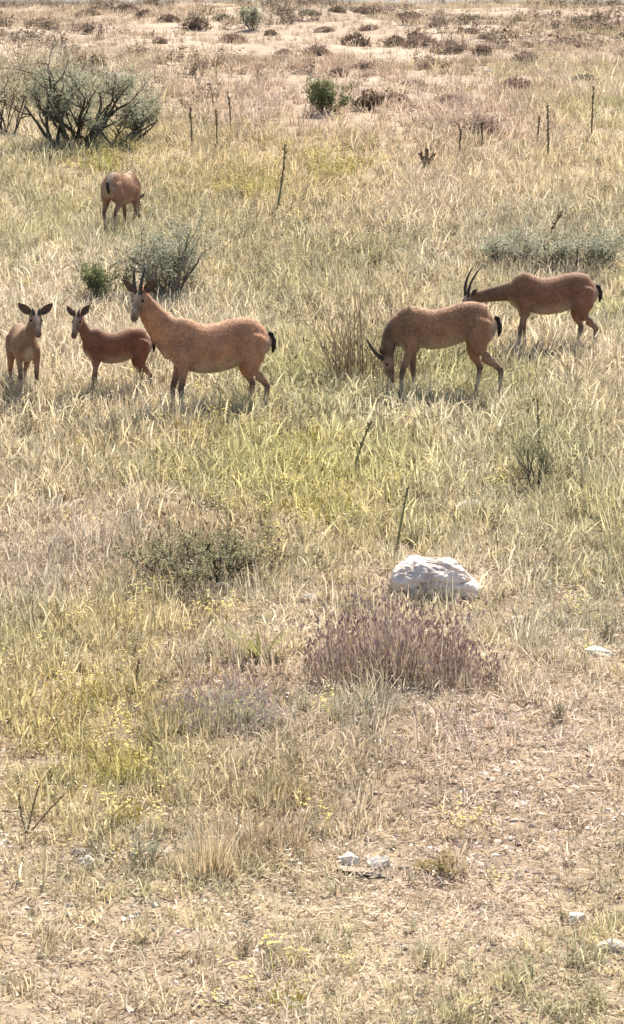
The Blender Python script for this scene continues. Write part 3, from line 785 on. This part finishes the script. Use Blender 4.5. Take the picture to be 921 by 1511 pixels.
def shrub(name, label, px, py, wpx, hpx, seed, stems, leaves, leaf, fol, bark, group=None, **kw):
    p = at(px, py); k = ppm(p); w = wpx / k; h = hpx / k
    b, f_, xm, zm = shrub_meshes(seed, w, h, stems, leaves, leaf / h, **kw) if False else shrub_meshes(seed, w, h, stems, leaves, leaf, **kw)
    root = empty(name, p, 0); tag(root, label, 'shrub', group)
    root.scale = (w * .5 / xm, w * .5 / xm, h / zm)
    obj('branches', b, bark, root); tag(obj('foliage', f_, fol, root), kind='stuff')
    return root
SG = 'shrubs on the slope'
shrub('twiggy_shrub', 'large twiggy shrub with dark bare branches above grey green leaves', 112, 220, 300, 190, 31, 15, 7500, .055, sage, bark_dark, SG, upright=.68, bare_top=.42)
shrub('sage_shrub', 'dense low grey shrub at the foot of the large twiggy shrub', 170, 216, 180, 92, 33, 14, 4200, .050, sage, bark_dark, SG, upright=.5, bare_top=.25)
shrub('twiggy_shrub', 'brown half bare shrub close beside the large twiggy shrub', 8, 206, 110, 130, 5, 8, 1500, .05, brownleaf, bark_dark, SG, upright=.6, bare_top=.5)
shrub('sage_shrub', 'bushy grey green shrub standing behind the large tan goat', 248, 444, 225, 165, 8, 16, 6500, .046, sage, bark_grey, SG, upright=.62, bare_top=.15)
shrub('sage_shrub', 'low grey green shrub behind the horns of the large tan goat', 155, 442, 100, 66, 9, 11, 3000, .038, olive, bark_grey, SG, upright=.6, bare_top=.2)
shrub('sage_shrub', 'wide low grey green shrub behind the dark goat with upright horns', 846, 402, 240, 84, 12, 20, 4600, .038, sage, bark_grey, SG, upright=.5, bare_top=.15)
shrub('sage_shrub', 'small grey green shrub beside the wide low shrub behind the dark goat', 757, 396, 115, 66, 14, 12, 2200, .036, sage, bark_grey, SG, upright=.6, bare_top=.2)
shrub('leafy_bush', 'small olive green bush on the bare pink slope', 480, 170, 84, 60, 15, 11, 3800, .06, olive, bark_dark, SG, upright=.6, bare_top=.1)
shrub('leafy_bush', 'small rounded brown bush beside the olive bush on the pink slope', 543, 163, 50, 32, 16, 10, 2000, .05, brownleaf, bark_dark, SG, upright=.55, bare_top=.1)
shrub('leafy_bush', 'grey green bush standing on the crest of the slope', 375, 44, 52, 36, 17, 8, 900, .07, sage, bark_dark, SG, upright=.6, bare_top=.1)
shrub('leafy_bush', 'loose mauve brown shrub among dry stalks on the upper slope', 706, 198, 90, 38, 18, 16, 2200, .04, mauveleaf, bark_grey, SG, upright=.5, bare_top=.15)
shrub('leafy_bush', 'tall olive leafy plant with upright stems beside the flat cream stone', 790, 722, 100, 128, 19, 11, 1700, .026, olive2, bark_grey, SG, upright=.8, bare_top=.1)
shrub('leafy_bush', 'low green weed bush in front of the side on goat kid', 130, 604, 66, 52, 20, 9, 900, .020, olive2, bark_dark, SG, upright=.6, bare_top=.1)
shrub('leafy_bush', 'dense low green and brown bush with fallen pale straws on open grass', 300, 858, 290, 100, 22, 26, 5200, .018, olive2, bark_dark, SG, upright=.55, bare_top=.35)
shrub('leafy_bush', 'small ochre leafy bush on the gravelly patch beside the pair of white stones', 655, 1296, 95, 52, 24, 10, 1100, .016, leaf_mat('ochre_leaf', (.24, .175, .06), (.48, .37, .15), .3), bark_dark, SG, upright=.55, bare_top=.1)
shrub('leafy_bush', 'small grey leaved plant among ochre grass and yellow flowers', 215, 1276, 80, 52, 25, 9, 800, .015, sage, bark_grey, SG, upright=.6, bare_top=.1)

# ------------------------------------------------------------------ cushion plants on the upper slope
def cushion_mesh(seed):
    rnd = random.Random(seed); m = MB(); o = Vector((seed * 2.3, 1.1, seed))
    for i in range(520):
        th = rnd.uniform(0, 6.28); ph = math.acos(rnd.uniform(-.1, 1))
        n = Vector((math.sin(ph) * math.cos(th), math.sin(ph) * math.sin(th), math.cos(ph)))
        k = 1 + .35 * mnoise.noise(n * 1.8 + o)
        q = Vector((n.x, n.y, n.z * .62)) * k * rnd.uniform(.75, 1)
        q.z = max(q.z, 0)
        m.leaf(q, (n + Vector((rnd.gauss(0, .6), rnd.gauss(0, .6), rnd.gauss(.2, .5)))), Vector((rnd.gauss(0, 1), rnd.gauss(0, 1), rnd.gauss(0, 1))), rnd.uniform(.14, .34), rnd.uniform(.05, .12), rnd.random())
    return m.mesh('foliage')
def dome_mesh(seed):
    return rock_mesh('core', seed, .86, .86, .75, 2, .2)
cush = [cushion_mesh(40 + i) for i in range(4)]; cores = [dome_mesh(60 + i) for i in range(4)]
CU_DARK = leaf_mat('cushion_dark', (.12, .08, .054), (.27, .19, .13), .2)
CU_MAUVE = leaf_mat('cushion_mauve', (.22, .15, .11), (.40, .29, .21), .2)
CU_GREEN = leaf_mat('cushion_green', (.12, .12, .07), (.28, .26, .16), .15)
core_m = noise_mat('cushion_twigs', (.09, .065, .045), (.18, .13, .09), 6, .95, .8, 20, .08)
cores_o = [obj('core', me, core_m, link=False) for me in cores]
meshes_c = {}
for key, mm in (('d', CU_DARK), ('m', CU_MAUVE), ('g', CU_GREEN)):
    meshes_c[key] = []
    for me in cush:
        c = me.copy(); c.materials.append(mm); meshes_c[key].append(c)
cl = {'d': 'low dark brown cushion shrub on the bare pink upper slope', 'm': 'low mauve brown cushion shrub on the bare pink upper slope', 'g': 'low dull green cushion shrub on the bare pink upper slope'}
for i, (px, py, w, h, k) in enumerate([(290, 42, 42, 22, 'd'), (525, 68, 46, 20, 'd'), (584, 67, 36, 22, 'd'), (622, 68, 56, 18, 'm'), (664, 76, 60, 17, 'm'), (712, 80, 34, 15, 'd'), (468, 82, 44, 16, 'm'), (602, 28, 42, 12, 'd'),
        (498, 18, 28, 10, 'd'), (534, 20, 28, 10, 'd'), (186, 18, 44, 12, 'd'), (213, 26, 30, 16, 'd'), (250, 32, 34, 12, 'd'), (400, 52, 22, 11, 'd'), (776, 96, 50, 26, 'm'), (692, 106, 18, 13, 'd'), (692, 49, 34, 9, 'd'), (718, 58, 30, 10, 'm'),
        (848, 69, 46, 10, 'm'), (855, 92, 24, 8, 'd'), (778, 70, 24, 16, 'm'), (640, 100, 54, 14, 'm'), (344, 64, 48, 15, 'm'), (236, 64, 26, 11, 'm'), (545, 44, 34, 9, 'm'), (480, 46, 36, 8, 'm'), (640, 40, 30, 8, 'm'), (812, 54, 12, 8, 'd'),
        (845, 42, 10, 8, 'd'), (775, 42, 12, 9, 'd'), (420, 80, 30, 9, 'm'), (540, 100, 44, 10, 'm'), (660, 155, 50, 17, 'm'), (585, 150, 50, 14, 'm'), (500, 112, 36, 12, 'd'), (455, 22, 36, 9, 'g'), (330, 30, 36, 10, 'g'),
        (560, 22, 22, 9, 'g'), (700, 30, 50, 8, 'g'), (870, 30, 60, 8, 'g'), (130, 24, 40, 12, 'm'), (60, 40, 46, 14, 'm'), (760, 130, 60, 16, 'm'), (860, 120, 50, 12, 'g'), (380, 100, 26, 8, 'm'), (415, 100, 8, 8, 'd'), (395, 96, 8, 8, 'd'), (290, 100, 24, 8, 'm'), (610, 125, 40, 9, 'm'), (735, 145, 30, 10, 'd')]):
    p = at(px, py); s_ = ppm(p); r = w / s_ / 2 / 1.1; hh = h / s_ / .72
    root = empty('cushion_shrub', p - Vector((0, 0, .02)), random.uniform(0, 6.28)); tag(root, cl[k], 'shrub', 'cushion shrubs below the crest')
    root.scale = (r, r, min(hh, r * 1.3))
    f_ = bpy.data.objects.new('foliage', meshes_c[k][i % 4]); COL.objects.link(f_); f_.parent = root; f_['kind'] = 'stuff'
    c_ = cores_o[i % 4].copy(); c_.name = 'core'; COL.objects.link(c_); c_.parent = root

# ------------------------------------------------------------------ dry upright stalks
stalk_m = leaf_mat('dry_stalk', (.13, .095, .055), (.24, .18, .10), .0)
head_m = leaf_mat('seed_head', (.11, .08, .045), (.26, .19, .11), .1)
green_st = leaf_mat('green_stalk', (.13, .14, .06), (.24, .24, .11), .1)
def stalk(label, px, py, hpx, lean=0.0, headfrac=.5, thick=1.0, green=False, fork=0):
    p = at(px, py); h = hpx / ppm(p); root = empty('dry_stalk', p, 0); tag(root, label, 'dry stalk', 'dry stalks standing in the grass')
    B = MB(); H = MB(); n = 8; bend = random.gauss(0, .05)
    for q in range(1 + fork):
        ln = lean if q == 0 else lean + (.45 if q % 2 else -.4)
        pts = [Vector((ln * h * (i / n) + bend * h * (i / n) ** 2, random.gauss(0, .006), h * (i / n) * (1 if q == 0 else .8) - .02)) for i in range(n + 1)]
        B.tube(pts, [(.010 - .005 * i / n) * thick for i in range(n + 1)], 6, .5)
        for i in range(int(50 * headfrac) + 6):
            t = 1 - headfrac * random.random() ** 1.2; k = min(int(t * n), n - 1); fr = t * n - k
            c = pts[k].lerp(pts[k + 1], fr); a = random.uniform(0, 6.28)
            H.spindle(c, Vector((math.cos(a), math.sin(a), random.uniform(.6, 1.6))), random.uniform(.015, .03) * thick, .005 * thick, random.random(), 0, 4)
    obj('stem', B.mesh('stem'), green_st if green else stalk_m, root); tag(obj('seed_head', H.mesh('seed_head'), head_m, root), kind='stuff')
for a in [('thick dark stalk closest to the large twiggy shrub', 283, 214, 56, .02, .45, 1.6),
          ('second dark stalk from the large twiggy shrub, shorter than its neighbours', 320, 216, 54, 0, .4, 1.3),
          ('slender stalk rising over the pink slope, third from the large twiggy shrub', 340, 194, 58, .05, .5, 1.3),
          ('tall brown leaning stalk beside yellow green growth', 407, 316, 104, .22, .55, 1.5),
          ('longer of two thin stalks in front of the mauve brown shrub', 678, 236, 48, 0, .4, 1.5),
          ('shorter of two thin stalks in front of the mauve brown shrub', 712, 214, 34, 0, .5, 1.5),
          ('short brown stalk close beside the tallest stalk on the upper slope', 793, 216, 46, .03, .6, 1.3),
          ('tallest stalk on the upper slope, slightly curved and brown all along', 808, 238, 86, .05, .65, 1.5),
          ('thin dark stalk furthest from the shrubs on the upper slope', 873, 206, 78, 0, .6, 1.4),
          ('short dark forked stalk in open grass beyond the wide low shrub', 628, 246, 26, .1, .7, 1.8),
          ('stubby dark stalk in the wide low shrub behind the dark goat', 806, 356, 44, .45, .6, 1.6),
          ('green brown leaning stalk in open grass below the grazing goat', 520, 700, 82, .22, .5, 1.1),
          ('thin green stalk rising just behind the white boulder', 585, 812, 96, .14, .3, 1.0),
          ('tall dark stalk rising from the tall olive leafy plant', 797, 668, 80, -.05, .55, 1.0),
          ('forked brown stalk alone in ochre grass', 40, 1230, 80, .16, .5, .55),
          ('short dark stalk between ochre grass and the mauve grass patch', 198, 1034, 66, .12, .4, .7)]:
    stalk(*a, green=('green' in a[0]), fork=2 if 'forked' in a[0] else 0)

# ------------------------------------------------------------------ distinct clumps
def clump(name, label, cat, px, py, wpx, hpx, n, mat, headmat=None, heads=.0, lean=.25, curve=.5, width=.008, headlen=.05, headr=.006, group='clumps in the grass', mound=True):
    p = at(px, py); k = ppm(p); w = wpx / k / 2; h = hpx / k
    root = empty(name, p, 0); tag(root, label, cat, group); B = MB(); H = MB()
    for i in range(n):
        a = random.uniform(0, 6.28); r = math.sqrt(random.random())
        ra_ = r * (.75 + .6 * float(vnoise(math.cos(a) * 2 + px, math.sin(a) * 2 + py, 8))); x, y = math.cos(a) * ra_ * w, math.sin(a) * ra_ * w * .8
        b = Vector((x, y, float(ground(p.x + x, p.y + y)) - p.z - .02))
        hh = h * random.uniform(.35, 1) * ((1 - .5 * r * r) if mound else 1) * (.45 + 1.0 * vnoise((p.x + x) * 9, (p.y + y) * 9, 3))
        tip = B.blade(b, a + random.gauss(0, .8), hh, abs(random.gauss(0, lean)), width * random.uniform(.7, 1.3), random.gauss(.1, curve), random.random(), 0, 4)
        if headmat and random.random() < heads:
            H.spindle(tip - Vector((0, 0, headlen * .5)), Vector((random.gauss(0, .3), random.gauss(0, .3), 1)), headlen * random.uniform(.6, 1.2), headr, random.random(), 0, 4)
    tag(obj('blades', B.mesh('blades'), mat, root), kind='stuff')
    if headmat: tag(obj('flower_heads', H.mesh('flower_heads'), headmat, root), kind='stuff')
mv_bl = leaf_mat('mauve_stem', (.25, .18, .13), (.54, .42, .31), .4)
mv_hd = leaf_mat('mauve_flower', (.36, .25, .205), (.64, .50, .425), .4)
lav_hd = leaf_mat('pale_lavender_flower', (.50, .385, .335), (.74, .62, .55), .4)
br_bl = leaf_mat('brown_blade', (.25, .175, .10), (.54, .41, .25), .4)
dk2_bl = leaf_mat('umber_blade', (.10, .068, .04), (.34, .25, .15), .25)
dk_bl = leaf_mat('dark_brown_blade', (.17, .115, .065), (.42, .31, .19), .3)
tan_bl = leaf_mat('tan_blade', (.44, .33, .18), (.72, .59, .38), .45)
gr_bl = leaf_mat('olive_blade', (.27, .26, .11), (.54, .49, .25), .4)
yg_bl = leaf_mat('yellow_green_blade', (.28, .27, .07), (.56, .50, .16), .35)
yl_hd = leaf_mat('yellow_head', (.54, .44, .12), (.72, .62, .26), .3)
pale_bl = leaf_mat('grey_green_blade', (.26, .26, .17), (.52, .50, .36), .3)
clump('flowering_clump', 'big mauve flowering clump with dark base in front of the white boulder', 'flower clump', 585, 994, 240, 128, 1300, mv_bl, mv_hd, .6, .2, .3, .007, .045, .006)
clump('flowering_clump', 'short mauve flowering patch merging into the side of the big mauve clump', 'flower clump', 680, 1012, 110, 70, 260, mv_bl, mv_hd, .5, .25, .4, .007, .04, .006)
clump('flowering_clump', 'wide low pale mauve flowering patch below the spiky rosette plant', 'flower clump', 325, 1066, 200, 64, 620, pale_bl, lav_hd, .65, .35, .5, .006, .035, .006)
clump('grass_clump', 'grey green leafy clump at the foot of the big mauve clump', 'grass', 520, 1046, 120, 40, 320, pale_bl, None, 0, .4, .6, .008)
clump('grass_clump', 'tall arching dry brown grass around the head of the grazing goat', 'grass', 536, 566, 110, 165, 230, dk2_bl, head_m, .15, .32, .8, .012, .06, .006)
clump('grass_clump', 'tall dry grass behind the shoulder of the grazing goat', 'grass', 590, 520, 100, 140, 80, dk_bl, head_m, .15, .3, .7, .010, .06, .006)
clump('grass_clump', 'brown arching grass clump uphill of the pair of white stones', 'grass', 392, 1262, 120, 96, 240, br_bl, None, 0, .35, .7, .006)
clump('grass_clump', 'ochre upright grass clump between the grey leaved plant and brown clump', 'grass', 300, 1290, 110, 100, 260, tan_bl, None, 0, .25, .4, .006)
clump('grass_clump', 'brown upright grass topping the dense low green and brown bush', 'grass', 310, 846, 220, 112, 420, dk_bl, head_m, .3, .2, .3, .006, .04, .005)
clump('grass_clump', 'light tan grass clump at the front hooves of the large tan goat', 'grass', 258, 650, 90, 62, 240, tan_bl, None, 0, .3, .5, .007)
clump('grass_clump', 'olive grass clump under the belly of the large tan goat', 'grass', 330, 612, 110, 50, 260, gr_bl, None, 0, .35, .5, .007)
clump('grass_clump', 'olive grass clump behind the tail of the large tan goat', 'grass', 445, 560, 90, 62, 240, gr_bl, None, 0, .35, .5, .008)
clump('grass_clump', 'olive grass clump between the legs of the grazing goat', 'grass', 650, 600, 130, 50, 260, gr_bl, None, 0, .35, .5, .007)
clump('grass_clump', 'pale grass clump at the hind hooves of the grazing goat', 'grass', 716, 608, 80, 50, 190, tan_bl, None, 0, .3, .5, .007)
clump('grass_clump', 'tan grass clump at the front legs of the dark goat with upright horns', 'grass', 762, 534, 80, 60, 200, tan_bl, None, 0, .3, .5, .008)
clump('grass_clump', 'tan grass clump at the hind hooves of the dark goat with upright horns', 'grass', 856, 540, 80, 48, 190, tan_bl, None, 0, .3, .5, .008)
clump('grass_clump', 'straw grass clump at the hooves of the kid facing the viewer', 'grass', 40, 602, 90, 50, 230, tan_bl, None, 0, .3, .5, .007)
clump('grass_clump', 'straw grass clump at the hooves of the side on kid', 'grass', 190, 606, 90, 48, 220, tan_bl, None, 0, .3, .5, .007)
clump('grass_clump', 'tan grass clump at the hind hooves of the large tan goat', 'grass', 384, 626, 80, 52, 200, tan_bl, None, 0, .3, .5, .007)
clump('grass_clump', 'olive grass clump hiding the legs of the goat seen from behind', 'grass', 182, 358, 90, 46, 280, gr_bl, None, 0, .3, .5, .010)
for lb, px, py, w, h, n in [('yellow flowering clump in ochre grass above the grey leaved plant', 182, 1150, 90, 84, 160), ('small yellow flowering clump touching the grey leaved plant', 186, 1210, 50, 50, 80), ('yellow flowering clump beside the wide pale mauve patch', 132, 1042, 60, 52, 90),
        ('yellow flowering clump at the front hooves of the large tan goat', 290, 646, 80, 52, 90), ('bright yellow green clump below the tail of the large tan goat', 372, 290, 100, 48, 170), ('yellow green clump on the slope below the olive bush', 490, 262, 76, 54, 150),
        ('yellow green clump at the foot of the large twiggy shrub', 152, 254, 64, 40, 130), ('yellow flowering clump in open grass below the grazing goat', 478, 770, 90, 66, 130), ('sparse yellow clump between the large tan goat and the leaning green stalk', 440, 668, 90, 46, 110),
        ('low yellow clump on pale litter at the foot of the slope', 420, 1486, 70, 40, 70)]:
    lb = lb.replace('bright yellow green clump below the tail of the large tan goat', 'bright yellow green clump beside the tall brown leaning stalk')
    clump('flowering_clump', lb, 'flower clump', px, py, w, h, n, yg_bl, yl_hd, .45, .3, .4, .006 if py > 800 else .010, .028 if py > 800 else .04, .007 if py > 800 else .011)

# spiky rosette: every leaf a part
p = at(382, 972); k = ppm(p); root = empty('rosette_plant', p, 0); tag(root, 'spiky yellow green rosette plant with long narrow leaves beside the big mauve clump', 'plant')
ros_m = leaf_mat('rosette_leaf', (.16, .16, .05), (.44, .40, .15), .3)
for i in range(22):
    m = MB(); a = i * 2.4 + random.gauss(0, .2); Ln = random.uniform(.2, .36)
    m.blade((math.cos(a) * .02, math.sin(a) * .02, 0), a, Ln, random.uniform(.55, 1.35), .04, random.uniform(.0, .4), random.random(), 0, 5, roll=0)
    obj('leaf', m.mesh('leaf'), ros_m, root)

# ------------------------------------------------------------------ stones
lime = noise_mat('pale_limestone', (.40, .325, .26), (.74, .64, .54), 6, .95, .7, 30, .02)
cream_st = noise_mat('cream_stone', (.62, .545, .42), (.82, .745, .61), 14, .9, .7, 40, .01)
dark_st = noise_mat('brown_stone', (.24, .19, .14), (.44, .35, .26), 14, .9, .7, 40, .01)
pink_st = noise_mat('pinkish_stone', (.50, .39, .30), (.74, .61, .49), 14, .9, .7, 40, .01)
# boulder: an angular block, high and blunt on one side and falling away on the other
def boulder():
    rnd = random.Random(4); bm = bmesh.new()
    # outline from the side: undercut foot, widest low down, upper face sloping back to a blunt top; lower to the right
    for x, top, k in ((-.27, .10, .45), (-.25, .20, .7), (-.17, .285, .95), (-.05, .285, 1.0), (.06, .265, 1.0), (.15, .225, .95), (.23, .15, .8), (.29, .07, .5)):
        for y, z in ((-.10, -.06), (-.205, .58), (-.15, .84), (.00, 1.0), (.13, .93), (.20, .5), (.16, -.06)):
            bm.verts.new((x + rnd.gauss(0, .012), y * k + rnd.gauss(0, .014), (z * top if z > 0 else -.06) + rnd.gauss(0, .008)))
    r = bmesh.ops.convex_hull(bm, input=bm.verts[:])
    bmesh.ops.delete(bm, geom=list({g for g in r['geom_interior'] + r['geom_unused'] if isinstance(g, bmesh.types.BMVert)}), context='VERTS')
    for k in range(4):
        bmesh.ops.subdivide_edges(bm, edges=bm.edges[:], cuts=1, use_grid_fill=True)
        if k < 2: bmesh.ops.smooth_vert(bm, verts=bm.verts[:], factor=.3, use_axis_x=True, use_axis_y=True, use_axis_z=True)
    bm.normal_update()
    mv = []
    for v in bm.verts:
        c = v.co; d = .035 * mnoise.noise(c * 6 + Vector((4, 2, 7))) + .016 * mnoise.noise(c * 17) + .007 * mnoise.noise(c * 45)
        crack = abs(mnoise.noise(Vector((c.x * 4 + c.z * 3, c.y * 5, c.z * 9)) + Vector((3, 3, 3))))
        d -= .028 * max(0, .10 - crack) / .10
        mv.append(c + v.normal * d)
    for v, c in zip(bm.verts, mv): v.co = c
    bmesh.ops.recalc_face_normals(bm, faces=bm.faces[:])
    me = bpy.data.meshes.new('boulder'); bm.to_mesh(me); bm.free(); return me
b = obj('boulder', boulder(), lime, smooth=False); b.location = at(642, 888) + Vector((0, .18, .0)); b.scale = (1.03, 1.0, .95); tag(b, 'large pale limestone boulder behind the big mauve clump', 'boulder')
protos = {}
for nm, mm in (('c', cream_st), ('d', dark_st), ('p', pink_st)):
    protos[nm] = []
    for i in range(5):
        me = rock_mesh('stone', 80 + i * 3 + ord(nm), 1, .75, .75, 3, .34, 1.6, .13); me.materials.append(mm); protos[nm].append(me)
def stone(label, px, py, wpx, hpx, kind, group, i, rz=None):
    p = at(px, py); k = ppm(p); o = bpy.data.objects.new('stone', protos[kind][i % 5]); COL.objects.link(o)
    w = wpx / k / 2; o.scale = (w, w * .8, hpx / k * .85); o.location = p + Vector((0, 0, hpx / k * .12)); o.rotation_euler = (random.gauss(0, .08), random.gauss(0, .08), random.gauss(0, .35) if rz is None else rz)
    tag(o, label, 'stone', group); return o
for i, a in enumerate([('flat cream stone in green grass above the boulder', 697, 756, 66, 32, 'c'), ('white stone of the pair with dark stand-in shadow beneath, taller one', 517, 1280, 42, 42, 'c'), ('white stone of the pair with dark stand-in shadow beneath, wider one', 560, 1279, 54, 36, 'c'),
        ('flat dark slab standing in for the shadow under the pair of white stones', 538, 1290, 100, 14, 'd'), ('pale stone on gravel between the yellow centred plant and grey slab', 850, 1360, 52, 38, 'c'), ('broad pale grey slab at the gravel edge', 902, 1402, 60, 30, 'c'),  # the flat dark slab is added as the shadow under the white pair
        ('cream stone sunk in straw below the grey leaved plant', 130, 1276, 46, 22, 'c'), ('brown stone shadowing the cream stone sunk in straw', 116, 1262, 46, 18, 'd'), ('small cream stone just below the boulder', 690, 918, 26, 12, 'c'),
        ('flat cream stone on dry grass beside the mauve clump and boulder', 768, 918, 56, 22, 'c'), ('small cream stone between the rosette plant and the boulder', 458, 888, 42, 24, 'c'), ('flat pale stone lying in grey grass far from the mauve clump', 885, 968, 60, 24, 'c'),
        ('white stone on the bare pink upper slope', 724, 108, 22, 12, 'c'), ('small white stone between dry stalks and the wide low shrub', 680, 284, 16, 12, 'c'), ('white stone near the crest beside mauve cushions', 545, 150, 14, 9, 'c'),
        ('brown stone in litter under the low yellow clump', 290, 1488, 22, 14, 'd'), ('cream stone beside leafy weeds below the tall olive plant', 820, 760, 26, 12, 'c')]):
    stone(*a, 'stones lying on the slope', i)
rnd = random.Random(5)
n = 0
while n < 120:
    px, py = rnd.gauss(745, 130), rnd.gauss(1215, 120)
    if not (480 < px < 915 and 1020 < py < 1440): continue
    kind = 'p' if rnd.random() < .75 else 'd'
    stone('small pinkish stone on the gravelly bare patch' if kind == 'p' else 'small brown stone on the gravelly bare patch', px, py, rnd.uniform(9, 22), rnd.uniform(5, 11), kind, 'stones of the gravelly patch', n, rnd.uniform(0, 6.28)); n += 1
n = 0
while n < 40:
    px, py = rnd.gauss(110, 110), rnd.gauss(1320, 40)
    if not (5 < px < 460 and 1250 < py < 1420): continue
    stone('small cream stone in the straw below the ochre grass', px, py, rnd.uniform(10, 24), rnd.uniform(5, 10), 'c', 'stones in the straw', n, rnd.uniform(0, 6.28)); n += 1

# fallen pale straws on the dense bush
for i, (lb, px, py, L_, az, el) in enumerate([('curved pale dead stem lying beside the dense low green and brown bush', 204, 772, .22, -.35, .05), ('straight pale dead stem lying across the dense low green and brown bush', 292, 858, .22, -.45, .05), ('short pale dead stem at the foot of the dense low green and brown bush', 330, 880, .14, -.2, .02)]):
    p = at(px, py); m = MB(); n_ = 6
    m.tube([Vector((math.cos(az) * L_ * (j / n_ - .5), .02 * math.sin(j), .05 + .03 * math.sin(math.pi * j / n_) - math.sin(-az) * L_ * (j / n_ - .5) * .35)) for j in range(n_ + 1)], [.009, .011, .011, .010, .009, .007, .004], 6, .6)
    o = obj('dead_stem', m.mesh('dead_stem'), leaf_mat('dead_stem', (.6, .5, .34), (.74, .64, .46), 0)); o.location = p; tag(o, lb, 'dead stem', 'dead stems')
